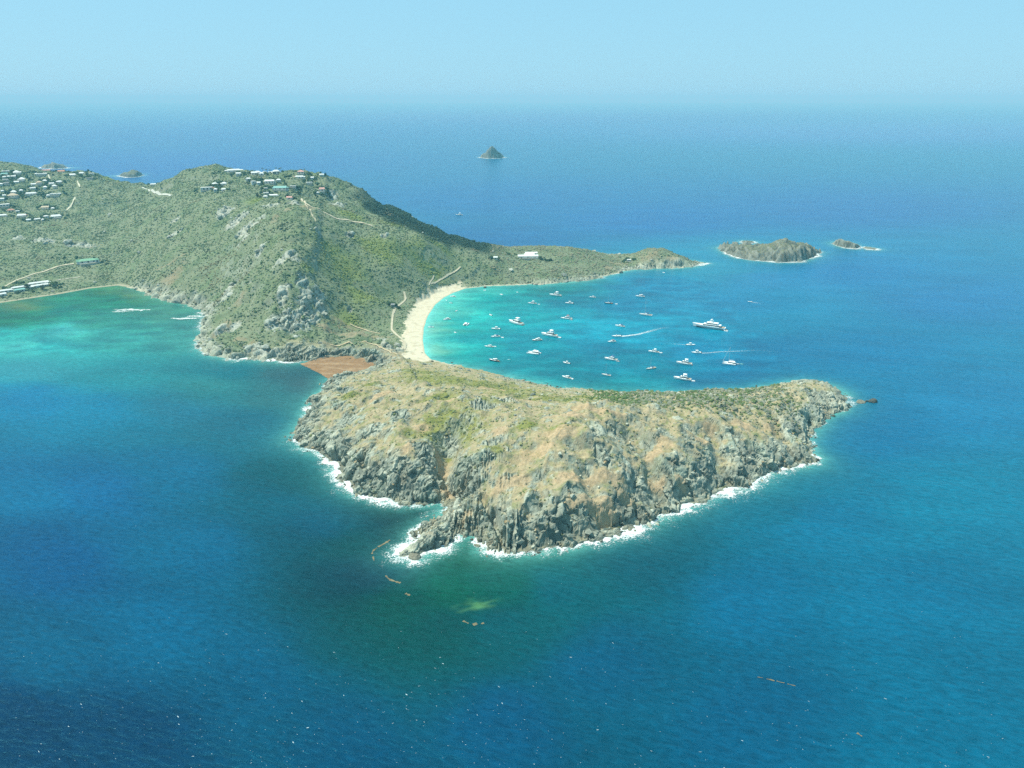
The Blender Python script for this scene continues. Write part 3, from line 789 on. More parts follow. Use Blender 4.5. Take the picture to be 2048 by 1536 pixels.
def sea_mat():
    m, N, L, b = new_mat('sea_water')
    a = N.new('ShaderNodeAttribute'); a.attribute_name = 'Col'
    g = N.new('ShaderNodeNewGeometry')
    def mapped(sc, rot):
        m0 = N.new('ShaderNodeMapping'); m0.inputs['Rotation'].default_value = (0, 0, rot)     # turn first, then stretch along the crests
        mp = N.new('ShaderNodeMapping'); mp.inputs['Scale'].default_value = sc
        L.new(g.outputs['Position'], m0.inputs['Vector']); L.new(m0.outputs['Vector'], mp.inputs['Vector']); return mp
    def noise(sc, rot, scale, det, rough=.6, dist=0.0):
        mp = mapped(sc, rot); n_ = N.new('ShaderNodeTexNoise')
        n_.inputs['Scale'].default_value = scale; n_.inputs['Detail'].default_value = det; n_.inputs['Roughness'].default_value = rough
        n_.inputs['Distortion'].default_value = dist
        L.new(mp.outputs['Vector'], n_.inputs['Vector']); return n_
    big = noise((.45, 1, 1), math.radians(14), 0.02, 6, .6)
    fine = noise((.42, 1, 1), math.radians(16), 0.34, 5, .66, .5)
    def rng(node, lo, hi, f0=.3, f1=.7):
        r = N.new('ShaderNodeMapRange'); r.inputs['From Min'].default_value = f0; r.inputs['From Max'].default_value = f1
        r.inputs['To Min'].default_value = lo; r.inputs['To Max'].default_value = hi
        L.new(node.outputs['Fac'], r.inputs['Value']); return r
    r1 = rng(big, .90, 1.10); r2 = rng(fine, .72, 1.28)
    mu = N.new('ShaderNodeMath'); mu.operation = 'MULTIPLY'
    L.new(r1.outputs['Result'], mu.inputs[0]); L.new(r2.outputs['Result'], mu.inputs[1])
    mx = N.new('ShaderNodeMix'); mx.data_type = 'RGBA'; mx.blend_type = 'MULTIPLY'; mx.inputs['Factor'].default_value = 1
    L.new(a.outputs['Color'], mx.inputs['A']); L.new(mu.outputs['Value'], mx.inputs['B'])
    L.new(mx.outputs['Result'], b.inputs['Base Color'])
    b.inputs['Roughness'].default_value = 0.25
    b.inputs['IOR'].default_value = 1.33
    b.inputs['Specular IOR Level'].default_value = 0.18
    b.inputs['Specular Tint'].default_value = (0.02, 0.75, 1.0, 1)
    bp = N.new('ShaderNodeBump'); bp.inputs['Strength'].default_value = 1.0; bp.inputs['Distance'].default_value = 0.55
    L.new(fine.outputs['Fac'], bp.inputs['Height'])
    sw = noise((.22, 1, 1), math.radians(20), 0.07, 3, .5)
    bp2 = N.new('ShaderNodeBump'); bp2.inputs['Strength'].default_value = 0.6; bp2.inputs['Distance'].default_value = 1.6
    L.new(sw.outputs['Fac'], bp2.inputs['Height']); L.new(bp.outputs['Normal'], bp2.inputs['Normal'])
    L.new(bp2.outputs['Normal'], b.inputs['Normal'])
    return m
keepS = np.ones(SX.shape, bool)
FS, _ = grid_faces(keepS)
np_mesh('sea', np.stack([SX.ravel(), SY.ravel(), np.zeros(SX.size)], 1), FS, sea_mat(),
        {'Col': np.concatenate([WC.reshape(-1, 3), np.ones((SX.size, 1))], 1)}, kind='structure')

# ------------------------------------------------------------------ surf along the rocks
def foam_mat():
    m, N, L, b = new_mat('sea_foam')
    a = N.new('ShaderNodeAttribute'); a.attribute_name = 'foam'
    g = N.new('ShaderNodeNewGeometry'); no = N.new('ShaderNodeTexNoise')
    no.inputs['Scale'].default_value = 0.75; no.inputs['Detail'].default_value = 6; no.inputs['Roughness'].default_value = .7
    no.inputs['Distortion'].default_value = .6
    L.new(g.outputs['Position'], no.inputs['Vector'])
    ad = N.new('ShaderNodeMath'); ad.operation = 'ADD'; L.new(a.outputs['Fac'], ad.inputs[0])
    sb = N.new('ShaderNodeMath'); sb.operation = 'MULTIPLY_ADD'; sb.inputs[1].default_value = 3.2; sb.inputs[2].default_value = -1.65
    L.new(no.outputs['Fac'], sb.inputs[0]); L.new(sb.outputs['Value'], ad.inputs[1])
    mr = N.new('ShaderNodeMapRange'); mr.inputs['From Min'].default_value = .30; mr.inputs['From Max'].default_value = .85
    L.new(ad.outputs['Value'], mr.inputs['Value'])
    mn = N.new('ShaderNodeMath'); mn.operation = 'MULTIPLY'; mn.use_clamp = True
    m2 = N.new('ShaderNodeMath'); m2.operation = 'MULTIPLY'; m2.inputs[1].default_value = 3.0; m2.use_clamp = True
    L.new(a.outputs['Fac'], m2.inputs[0]); L.new(mr.outputs['Result'], mn.inputs[0]); L.new(m2.outputs['Value'], mn.inputs[1])
    L.new(mn.outputs['Value'], b.inputs['Alpha'])
    b.inputs['Base Color'].default_value = (.62, .66, .64, 1); b.inputs['Roughness'].default_value = .8
    b.inputs['Specular IOR Level'].default_value = .1
    return m
M_foam = foam_mat()
# where the swell breaks: photo x, y, reach in metres, strength
SURF = [(590,890,16,.9),(625,908,16,.9),(655,930,18,1),(680,965,22,1.1),(720,992,18,1),(770,1008,14,.9),(820,1014,16,1),(870,1012,10,.7),(905,1015,10,.9),
 (835,1075,14,1.1),(800,1105,20,1.3),(820,1125,18,1.3),(790,1110,14,1.2),(880,1105,18,1.2),(850,1120,16,1.2),(965,1095,10,.9),(985,1112,14,1),(1040,1112,12,.9),(1090,1106,12,.9),
 (1140,1098,10,.8),(1180,1088,14,1),(1230,1075,20,1.1),(1270,1062,24,1.2),(1310,1045,22,1.1),(1375,1020,18,1.1),(1395,1015,14,1),(1440,990,26,1.15),(1475,982,26,1.15),
 (1500,976,18,1),(1555,950,20,.9),(1600,938,16,.9),(1630,930,12,.9),(1640,915,10,.7),(1622,890,10,.7),(1620,870,9,.6),(1645,850,8,.5),(1700,803,12,.8),(1690,822,8,.5),
 (655,775,10,.6),(637,790,9,.7),(615,820,10,.8),(608,830,8,.7),(622,800,9,.7),
 (405,640,26,.9),(395,655,18,.8),(400,690,18,.9),(395,703,18,.9),(440,716,14,.7),(480,722,18,1),(545,725,16,.9),(585,728,16,.9),
 (1240,549,14,.6),(1210,556,14,.7),(1180,562,10,.4),(1400,531,18,.8),(1415,528,18,1),(1350,538,10,.4)]
wdG = -D
foam = np.zeros(X.shape)
near_sea = (D < 4)
for (px, py, rr_, s) in SURF:
    c = at(px, py)
    R = rr_ * 2.6
    jj = slice(*np.searchsorted(ys, (c[1] - R, c[1] + R))); ii = slice(*np.searchsorted(xs, (c[0] - R, c[0] + R)))
    r = np.hypot(X[jj, ii] - c[0], (Y[jj, ii] - c[1]) * .9) / rr_
    foam[jj, ii] = np.maximum(foam[jj, ii], s * sstep(2.0, .3, r) * np.exp(-np.maximum(wdG[jj, ii] - 1.0, 0) / (rr_ * .30)))
foam = np.maximum(foam, .42 * np.exp(-np.maximum(wdG, 0) / 2.2) * sstep(3.5, 6, CL) * head * (.5 + .8 * n2))
foam = foam * (.62 + .55 * sstep(-.3, .25, fbm2(X / 24, Y / 24, 3, 303)))
foam = np.clip(foam * (.9 + .9 * fbm2(X / 7, Y / 7, 4, 301)), 0, 1.3)
for (px, py, rx, ry, a_, s) in [(262,620,30,7,0,1.0),(240,623,16,5,0,.8),(372,637,24,6,8,1.1),(392,633,16,7,0,.9),(404,626,10,8,0,.8)]:
    c = at(px, py)
    r = np.hypot((X - c[0]) / rx, (Y - c[1]) / ry) + fbm2(X / 9, Y / 4, 4, 311) * 1.3
    foam = np.maximum(foam, .8 * s * sstep(1.1, .3, r) * (D < 2))
kf = (foam > .06) & (D < 4.5) & (H < 1.2)
kd = kf.copy()
kd[1:] |= kf[:-1]; kd[:-1] |= kf[1:]; kd[:, 1:] |= kf[:, :-1]; kd[:, :-1] |= kf[:, 1:]
fq, _ = grid_faces(kd)
u, inv = np.unique(fq, return_inverse=True)
fz = .10 + .55 * np.clip(foam, 0, 1) * (0.5 + 0.5 * fbm2(X / 3, Y / 3, 3, 321)) + .25 * np.clip(foam, 0, 1)
o = np_mesh('surf_foam', np.stack([X.ravel(), Y.ravel(), fz.ravel()], 1)[u], inv.reshape(fq.shape), M_foam, {'foam': foam.ravel()[u]}, kind='stuff')

for i, P in enumerate(ISLETS):
    c = P[:, :2].mean(0)
    st = 1.6 if c[1] < 2000 else 3.5
    lo, hi = P[:, :2].min(0) - 25, P[:, :2].max(0) + 25
    ax, ay = np.arange(lo[0], hi[0], st), np.arange(lo[1], hi[1], st)
    XX, YY = np.meshgrid(ax, ay)
    sc = max(P[:, 0].max() - P[:, 0].min() + 24, 20) / 12
    d, _ = seg_field(P, XX + fbm2(XX / sc, YY / sc, 3, 3 + i) * sc * .4, YY)
    front = .75 + .45 * np.clip((c[1] - YY) / 40, -1, 1)
    e = np.clip(.85 + 1.0 * fbm2(XX / 34, YY / 40, 3, 330 + i), 0, 1.3) * front
    fo = np.clip(e * np.exp(-np.maximum(-d, 0) / (6.5 if c[1] < 2000 else 14.0)), 0, 1.2)
    fq, _ = grid_faces((d < 3) & (fo > .05))
    if len(fq):
        u, inv = np.unique(fq, return_inverse=True)
        np_mesh('surf_foam', np.stack([XX.ravel(), YY.ravel(), .12 + .5 * fo.ravel()], 1)[u], inv.reshape(fq.shape), M_foam, {'foam': fo.ravel()[u]}, kind='stuff')

# ------------------------------------------------------------------ drifting brown weed
def weed_mat():
    return attr_mat('floating_weed', var=.22, scale=.16, bump=.08, bdist=.1, bscale=.5)
M_weed = weed_mat()
def sheet(name, poly, z, step, colours, seed, rough=2.0):
    P = np.array([list(at(a, b)[:2]) + [0] for a, b in poly])
    lo, hi = P[:, :2].min(0) - 6, P[:, :2].max(0) + 6
    XX, YY = np.meshgrid(np.arange(lo[0], hi[0], step), np.arange(lo[1], hi[1], step))
    d, _ = seg_field(P, XX, YY)
    d = d + fbm2(XX / 6, YY / 6, 4, seed) * rough
    nn = fbm2(XX / 22, YY / 9, 4, seed + 3)
    cc = lay(np.zeros(XX.shape + (3,)) + C(*colours[0]), C(*colours[1]), sstep(-.1, .4, nn))
    fq, _ = grid_faces(d > 0)
    u, inv = np.unique(fq, return_inverse=True)
    zz = z + .1 * sstep(0, 2, d) + .06 * nn
    return np_mesh(name, np.stack([XX.ravel(), YY.ravel(), zz.ravel()], 1)[u], inv.reshape(fq.shape), M_weed,
                   {'Col': np.concatenate([cc.reshape(-1, 3), np.ones((XX.size, 1))], 1)[u]}, kind='stuff')
sheet('sargassum_mat', [(598,728),(620,722),(645,713),(690,710),(728,714),(756,731),(742,745),(690,753),(657,760),(642,749),(620,738)], .12, 1.0,
      [(.215,.125,.060),(.28,.18,.095)], 401, 1.5)
def ribbon(pts3, width, dz, hfun=None, n_across=3, jag=.25, seed=1):
    P = [np.array(p[:2]) for p in pts3]
    q = []
    for a, b in zip(P[:-1], P[1:]):
        k = max(1, int(np.hypot(*(b - a)) / max(1.0, width * .9)))
        q += [a + (b - a) * (j / k) for j in range(k)]
    q.append(P[-1]); q = np.array(q)
    if len(q) > 4:
        for _ in range(3):
            q[1:-1] = (q[:-2] + 2 * q[1:-1] + q[2:]) / 4
    t = np.gradient(q, axis=0); t /= np.hypot(t[:, 0], t[:, 1])[:, None] + 1e-9
    nrm = np.stack([-t[:, 1], t[:, 0]], 1)
    rs = np.random.RandomState(seed)
    wv = width * .5 * (1 + jag * rs.uniform(-1, 1, len(q)))
    V = []
    for j in range(n_across):
        s = -1 + 2 * j / (n_across - 1)
        p = q + nrm * (wv * s)[:, None]
        z = (hfun(p[:, 0], p[:, 1]) if hfun is not None else 0) + dz
        V.append(np.stack([p[:, 0], p[:, 1], np.zeros(len(p)) + z], 1))
    V = np.stack(V, 1).reshape(-1, 3)
    F_ = [(i * n_across + j, i * n_across + j + 1, (i + 1) * n_across + j + 1, (i + 1) * n_across + j) for i in range(len(q) - 1) for j in range(n_across - 1)]
    return V, np.array(F_)
def weed_line(pix, width, seed):
    V, F_ = ribbon([at(a, b) for a, b in pix], width * .7, .12, None, 3, .75, seed)
    cc = np.tile(np.array([[.15, .125, .070, 1]]), (len(V), 1)) * np.concatenate([np.random.RandomState(seed).uniform(.8, 1.3, (len(V), 1))] * 3 + [np.ones((len(V), 1))], 1)
    np_mesh('sargassum_line', V, F_, M_weed, {'Col': cc}, kind='stuff')
for k_, (pix, wd_) in enumerate([([(780,1080),(768,1088),(756,1094)], 2.4), ([(754,1096),(746,1100),(744,1108)], 2.2), ([(746,1113),(748,1122)], 1.2), ([(771,1151),(778,1159),(790,1163),(801,1166)], 1.9),
        ([(811,1187),(820,1191)], 2.0), ([(926,1242),(937,1247)], 1.5), ([(946,1250),(954,1247)], 2.4), ([(962,1248),(968,1246)], 1.2),
        ([(1514,1354),(1526,1356)], .5), ([(1533,1358),(1541,1359),(1549,1362)], .8), ([(1553,1362),(1562,1365),(1569,1366)], .9), ([(1575,1368),(1591,1372)], .8), ([(1714,1466),(1724,1473)], 1.6)]):
    weed_line(pix, wd_, 40 + k_)

# small breaking crests and flecks on the open water
def flecks():
    rs = np.random.RandomState(77); V = []; Fc = []
    k = 0
    while k < 640:
        px = rs.uniform(0, 2048); py = rs.uniform(1000, 1560)
        p = sstep(1180, 1470, np.array(py)) * (.35 + .65 * np.exp(-((px - 620) / 420) ** 2)) + .05
        if rs.rand() > p: continue
        c = at(px, py)
        if bilin(SDF, np.array([c[0]]), np.array([c[1]]))[0] > -14 and c[1] > 405: continue
        big = rs.rand() < .10
        a = rs.uniform(.35, .9) * (1.1 if big else .5); b = a * rs.uniform(.12, .3); th_ = math.radians(rs.normal(-30, 22))
        m = 6
        pts_ = []
        for j in range(m):
            t = 2 * math.pi * j / m; r = rs.uniform(.55, 1.15)
            u_, v_ = a * math.cos(t) * r, b * math.sin(t) * r
            pts_.append((c[0] + u_ * math.cos(th_) - v_ * math.sin(th_), c[1] + u_ * math.sin(th_) + v_ * math.cos(th_), .08 + .05 * rs.rand()))
        n0 = len(V); V += pts_; Fc.append(tuple(range(n0, n0 + m))); k += 1
    mo = mesh_obj('whitecaps', V, Fc, plain('whitecap_foam', (.34, .44, .46), .8, .2, .5))
    mo['kind'] = 'stuff'
flecks()

# ------------------------------------------------------------------ buildings
M_white = plain('white_render', (.54, .55, .50), .8, .06, .5)
M_cream = plain('cream_render', (.52, .49, .38), .8, .08, .5)
M_grey = plain('grey_render', (.26, .28, .25), .85, .12, .5)
M_roofw = plain('white_roof', (.60, .61, .56), .7, .05, .6)
M_rooft = plain('terracotta_roof', (.42, .20, .13), .85, .15, .8)
M_roofp = plain('pink_roof', (.50, .27, .22), .85, .12, .8)
M_roofg = plain('green_roof', (.16, .33, .20), .8, .12, .8)
M_roofy = plain('grey_roof', (.20, .21, .19), .85, .15, .8)
M_rooftq = plain('turquoise_roof', (.20, .40, .34), .8, .1, .8)
M_roofs = plain('sand_roof', (.48, .38, .25), .8, .12, .8)
M_pane = plain('dark_glazing', (.03, .045, .05), .15, .1, 1.0)
M_terr = plain('terrace_stone', (.40, .37, .29), .9, .12, .7)
ROOFM = {'w': M_roofw, 't': M_rooft, 'p': M_roofp, 'g': M_roofg, 'y': M_roofy, 'q': M_rooftq, 's': M_roofs}
HOUSES = []
def roof_shape(kind, w_, d_, z, rise, ox=0, oy=0):
    e = .5; m = MB(); X0, X1, Y0, Y1 = ox - w_/2 - e, ox + w_/2 + e, oy - d_/2 - e, oy + d_/2 + e
    th_ = .25
    if kind == 'flat':
        m.box(X0, X1, Y0, Y1, z, z + .45)
        return m
    m.box(X0, X1, Y0, Y1, z, z + th_)
    zz = z + th_ + .003
    if kind == 'hip':
        s = min(w_, d_) / 2 * .96
        if w_ >= d_:
            v = [(X0,Y0,zz),(X1,Y0,zz),(X1,Y1,zz),(X0,Y1,zz),(X0+s,oy,zz+rise),(X1-s,oy,zz+rise)]
            m.add(v, [(0,1,5,4),(1,2,5),(2,3,4,5),(3,0,4),(3,2,1,0)])
        else:
            v = [(X0,Y0,zz),(X1,Y0,zz),(X1,Y1,zz),(X0,Y1,zz),(ox,Y0+s,zz+rise),(ox,Y1-s,zz+rise)]
            m.add(v, [(0,1,4),(1,2,5,4),(2,3,5),(3,0,4,5),(3,2,1,0)])
    else:
        v = [(X0,Y0,zz),(X1,Y0,zz),(X1,Y1,zz),(X0,Y1,zz),(X0,oy,zz+rise),(X1,oy,zz+rise)]
        m.add(v, [(0,1,5,4),(2,3,4,5),(1,2,5),(3,0,4),(3,2,1,0)])
    return m
def house(label, px, py, wpx, depth=.6, hgt=3.4, roof='hip', rc_='w', wall=None, rz=0.0, group=None, wings=(), cat='villa', name='villa', rise=None, terrace=True):
    c = ground(px, py)
    dist = math.dist(c, (0, 0, CAM_H))
    w_ = wpx * .86 * dist / FPX; d_ = max(5.0, w_ * depth)
    look = math.atan2(c[0], c[1])
    r = -look + math.radians(rz)
    xq = c[0] + np.array([-.5, .5, -.5, .5, 0]) * w_; yq = c[1] + np.array([-.5, -.5, .5, .5, 0]) * d_
    z = float(np.max(Hs_at(xq, yq))) * .15 + float(np.mean(Hs_at(xq, yq))) * .85 - .3
    HOUSES.append((c[0], c[1], w_, d_))
    t = thing(name, label, cat, (c[0], c[1], z), r, group)
    wall = wall or M_white
    if not wings and wpx > 9 and roof != 'g_':
        hr = random.Random(int(px * 13 + py * 7)); sd_ = hr.choice((-1, 1))
        wings = [(sd_ * .46, hr.uniform(-.12, .1), .34, depth * hr.uniform(.6, .9), hgt * hr.uniform(.72, .95), hr.choice(('hip', 'gable', 'flat')), rc_)]
        if wpx > 17: wings.append((-sd_ * .50, hr.uniform(-.2, .05), .26, depth * hr.uniform(.5, .8), hgt * hr.uniform(.7, 1.15), hr.choice(('hip', 'gable')), hr.choice((rc_, rc_, 't'))))
        w_ *= .74; d_ = max(5.0, d_ * .95)
        if roof == 'flat' and 'flat' not in label and hr.random() < .5: roof = 'hip'
    blocks = [(0, 0, w_, d_, hgt, roof, rc_)]
    for (fx, fy, fw, fd, fh, rk_, rcol) in wings:
        blocks.append((fx * w_, fy * w_, fw * w_, fd * w_, fh, rk_, rcol))
    for (ox, oy, bw, bd, bh, rk_, rcol) in blocks:
        m = MB().box(ox - bw/2, ox + bw/2, oy - bd/2, oy + bd/2, -5, bh)
        wo = m.build('wall', wall, t)
        rise_ = rise if rise is not None else min(bw, bd) * .34
        roof_shape(rk_, bw, bd, bh + .003, rise_, ox, oy).build('roof', ROOFM[rcol], t)
        n_ = max(1, min(3, int(bw / 5.0)))
        for i in range(n_):
            xc = ox - bw/2 + bw * (i + .5) / n_
            ww = min(1.3, bw / n_ * .32)
            MB().box(xc - ww, xc + ww, oy - bd/2 - .05, oy - bd/2 + .05, .6, bh - .7).build('window', M_pane, t)
    if terrace and wpx > 9:
        MB().box(-w_ * .48, w_ * .48, -d_/2 - min(5, d_ * .5), -d_/2 - .06, -5, .15).build('terrace', M_terr, t)
    return t
GL = 'villas scattered over the left hillside'; GT = 'villas crowded on the hilltop'
for h_ in [
 ('white flat-roofed villa at the upper left, topmost of the left hillside',12.5,344.5,14,.5,3.2,'flat','w'),
 ('wide white villa with a broad pale roof right of the topmost villa',33.5,346.5,15,.7,3.4,'hip','w'),
 ('low pale green villa just below the topmost white villa',9,349.5,13,.4,2.8,'gable','q'),
 ('tiny white cottage at the left of a row of three below the topmost villa',9,355.5,6,.7,2.8,'hip','w'),
 ('tiny white cottage in the middle of a row of three below the topmost villa',18,355.5,5,.7,2.8,'hip','w'),
 ('narrow white bungalow at the right of the row of three cottages',27,355,10,.4,2.8,'gable','w'),
 ('large pale round-roofed villa in the grove right of the grey roofs',44.5,362,14,.7,3.6,'hip','w'),
 ('small pale annex touching the left of the large round-roofed villa',33,365.5,8,.6,2.8,'gable','w'),
 ('grey-roofed house among dark trees, upper of two grey roofs',11.5,363,12,.5,3,'gable','y'),
 ('grey-roofed house among dark trees, lower of two grey roofs',13,370,11,.5,3,'gable','y'),
 ('white cottage cut by the left picture edge beside the grey roofs',2.5,370.5,6,.8,3,'hip','w'),
 ('long white flat house on a cut terrace near the bare excavated ground',82,350.5,21,.3,3,'flat','w'),
 ('terracotta-roofed long house on the skyline above the bare ground',123,343.5,15,.5,3,'gable','t'),
 ('pinkish roofed house on the skyline left of the terracotta-roofed house',92,341.5,18,.3,2.6,'gable','p'),
 ('cream hip-roofed villa below the excavated ground',78.5,366,11,.7,3.2,'hip','s'),
 ('small white cottage right of the cream hip-roofed villa',90,363.5,7,.7,2.8,'hip','w'),
 ('greenish white villa standing alone below the cream hip-roofed villa',68,370.5,9,.6,3,'gable','w'),
 ('low white double cottage under the greenish white villa',65.5,377.5,9,.4,2.6,'gable','w'),
 ('wide white villa at the right end of the terrace of white roofs below the skyline',119.5,366,12,.5,3.2,'hip','w'),
 ('white hip-roofed villa lowest in the terrace of white roofs below the skyline',109,373,10,.7,3.2,'hip','w'),
 ('small white bungalow at the left end of the terrace of white roofs',103.5,369,11,.4,2.8,'gable','w'),
 ('small square white house with a tree at its side left below the terrace of roofs',91,376.5,7,.8,3,'hip','w'),
 ('long white house with a ragged roof line shaded by dark trees behind',62.5,389,21,.3,3.2,'gable','w'),
 ('long white house with a flat bright roof right of the dark pool of trees',111.5,389,21,.35,3.4,'flat','w'),
 ('tiny white outbuilding left of the long flat-roofed house',96.5,392.5,6,.7,2.8,'hip','w'),
 ('white pyramid-roofed house above the beige double villa',28,386.5,9,.8,3,'hip','w'),
 ('small square white house right of the white pyramid-roofed house',42.5,383,6,.9,3.4,'hip','w'),
 ('tiny white hut high at the left picture edge below the grey roofs',5,383.5,5,.8,2.6,'hip','w'),
 ('large beige villa with a pinkish hip roof and white terrace',26.5,395,19,.6,3.8,'hip','s'),
 ('tiny white outhouse left of the large beige villa',8.5,392.5,5,.8,2.8,'gable','w'),
 ('white bungalow half outside the left edge below the beige villa',3,400,9,.5,3,'gable','w'),
 ('two-storey long white house at the left edge in the middle of the slope',8.5,413,19,.4,5.6,'flat','w'),
 ('terracotta-roofed low house below the two-storey white house',22.5,422.5,14,.5,2.8,'hip','t'),
 ('small bright white cube house right of the low terracotta-roofed house',35.5,424.5,6,.9,3.2,'flat','w'),
 ('white villa with two joined roofs at the left edge, low on the slope',6,432.5,15,.4,3,'gable','w'),
 ('white villa with a curved looking roof in the lowest row, left of the middle',44.5,434,18,.4,3.2,'gable','w'),
 ('white house with a dark tree at its left in the lowest row',75,439.5,12,.4,2.8,'gable','w'),
 ('small white house above the middle of the lowest row',92.5,434.5,8,.5,2.8,'hip','w'),
 ('wide white villa at the right end of the lowest row on the left hillside',112,434.5,20,.45,3.4,'gable','w'),
 ('tiny white cottage at the foot of the lowest row, right of centre',86.5,441,5,.7,2.6,'hip','w'),
 ('pale narrow house at the foot of the lowest row, left of centre',57.5,441.5,7,.6,2.8,'gable','w'),
 ('villa with a sand-coloured roof alone in the green above the lowest row',91,417,16,.45,3,'gable','s'),
 ('small white annex stepped down right of the sand-roofed villa',106,418.5,6,.7,2.6,'hip','w'),
 ('small white house right of the terracotta roof, low on the left ridge line',145.5,351.5,12,.5,3,'gable','w'),
 ('white villa with ragged roofs on the left end of the small ridge above the saddle',163.5,348.5,13,.5,3,'hip','w'),
 ('long white villa on the right end of the small ridge above the saddle',181,347.5,17,.35,3.2,'flat','w'),
 ('grey villa sunk in the trees just below the small ridge',178.5,358,14,.5,3,'flat','y'),
 ('row house glimpsed at the bottom of the saddle in front of the sea',307,370.5,12,.4,3,'gable','w'),
]:
    lb, px, py, wp, de, hg, rf, rcol = h_
    house(lb, px, py, wp, de, hg * .74, rf, rcol, M_cream if rcol in 'ts' else (M_grey if rcol == 'y' else None), rnd.uniform(-14, 14), GL)
for h_ in [
 ('very long white villa lying along the hilltop skyline left of the summit villas',468,344.5,38,.2,3.4,'flat','w'),
 ('white villa with a pointed roof on the skyline, left of the palms',514.5,340.5,17,.5,3.6,'hip','w'),
 ('small white villa on the skyline in the middle of the three roofs by the palms',528.5,340.5,10,.6,3.2,'hip','w'),
 ('pale villa on the skyline right of the three roofs by the palms',541.5,340.5,13,.5,3.2,'gable','w'),
 ('white villa with a sharp gable below the skyline villas',508,350,14,.6,3.6,'gable','w'),
 ('white villa with a tall right wing beside the sharp-gabled villa',523.5,351,12,.6,3.8,'hip','w'),
 ('big white two-storey villa with a broad roof in the middle of the hilltop',553,349.5,18,.5,6.0,'hip','w'),
 ('pink-roofed mansion on the right shoulder of the hilltop',602,346.5,17,.6,4.6,'hip','p'),
 ('long white wall-like terrace house below the pink-roofed mansion',599,354,25,.25,3.4,'flat','w'),
 ('long white two-storey villa at the left end of the hilltop with a row of openings',415,381,28,.3,5.8,'flat','w'),
 ('pale hip-roofed pavilion behind the left end villa, left of a pair',430,370,13,.6,3.4,'hip','w'),
 ('pale hip-roofed pavilion behind the left end villa, right of a pair',448.5,370,14,.6,3.4,'hip','w'),
 ('small rounded white house right beside the left end villa',431.5,382.5,7,.9,4,'hip','w'),
 ('low pale house right of the rounded white house',447.5,381,10,.5,3,'gable','w'),
 ('white block house at the left end of the row under the summit',507,367,9,.8,4.4,'flat','w'),
 ('small white gabled house second in the row under the summit',517.5,368,7,.8,3.2,'gable','w'),
 ('large white villa with dark verandas in the row under the summit',540,366.5,25,.35,4.4,'gable','w'),
 ('white house with an arched look at the right end of the row under the summit',557.5,364,9,.7,4,'hip','w'),
 ('long green-roofed villa spread below the row of white houses',560.5,376,36,.3,4.2,'gable','q'),
 ('bright white annex at the right end of the long green-roofed villa',586,375.5,16,.3,2.8,'flat','w'),
 ('tiny bright white box house left of the long green-roofed villa',531.5,378.5,7,.5,2.6,'flat','w'),
 ('long pale villa under dark trees below the green-roofed villa',547,392.5,22,.3,3.2,'gable','w'),
 ('pale flat-roofed house left above the long pale villa under trees',531.5,388,12,.5,3,'flat','w'),
 ('rounded white house left below the long pale villa under trees',531,396,9,.6,3,'hip','w'),
 ('small pink-roofed house by the start of the ridge track',579,398,15,.6,3.6,'gable','p'),
 ('pink gable-roofed house at the right end of the hilltop settlement',644,380.5,14,.7,4.6,'gable','p'),
 ('tiny white hut below the pink gable-roofed house',636,387.5,5,.9,3.6,'hip','w'),
 ('white terrace house with stepped walls right below the pink-roofed mansion',619,368,15,.3,3,'flat','w'),
 ('small white cabin beside the terraces right of the mansion',625,358.5,6,.8,3.6,'gable','w'),
 ('white villa just peeping over the right slope of the hilltop',643.5,351.5,9,.5,2.8,'gable','w'),
 ('low pale house in scrub below the skyline, left of the sharp-gabled villa',497,359,12,.4,3,'flat','w'),
 ('pale house under the very long skyline villa',477,350,12,.4,3,'gable','w'),
]:
    lb, px, py, wp, de, hg, rf, rcol = h_
    house(lb, px, py, wp, de, hg * .80, rf, rcol, None, rnd.uniform(-12, 12), GT)
house('green lawn-roofed villa alone on the scrub slope above the left bay', 176, 526, 42, .35, 3.6, 'hip', 'g', None, 6, rise=3.0)
GB = 'low resort buildings along the left bay'
for lb, px, py, wp, de, rcol, rz in [
 ('long white resort wing at the back, ending by a pale green tree', 79, 569, 42, .16, 'w', 7),
 ('second long white resort wing in front of the back one', 80, 574, 38, .14, 'w', 7),
 ('white resort wing in the middle of the left bay shore', 38, 578, 25, .25, 'w', 7),
 ('turquoise-roofed resort wing in front of the middle one', 40, 583, 22, .25, 'q', 7),
 ('white resort wing at the left picture edge, farther from the water', 12, 584.5, 28, .22, 'w', 7),
 ('white resort wing at the left picture edge, nearest to the water', 6, 591.5, 15, .3, 'w', 7)]:
    house(lb, px, py, wp, de, 3.2, 'gable', rcol, None, rz, GB, cat='resort building', name='resort_building', terrace=False)
house('big villa with three stepped white roofs on the crest of the far point', 1056, 518, 46, .2, 2.6, 'gable', 'w', None, 4,
      wings=[(.08, .26, .5, .16, 3.4, 'gable', 'w'), (.2, .5, .6, .16, 4.4, 'gable', 'w')])
house('small pale house in the trees on the crest left of the three-roofed villa', 991, 518, 9, .6, 3, 'gable', 'w', M_cream, 0)
house('small white hut on the neck of the far point below the round knoll', 1258, 522.5, 10, .5, 2.8, 'flat', 'w', None, 0, cat='hut', name='hut')
house('grey-roofed shelter beside the coast track above the beach', 786, 613.5, 10, .6, 2.8, 'gable', 'y', M_grey, 0, cat='hut', name='hut', terrace=False)

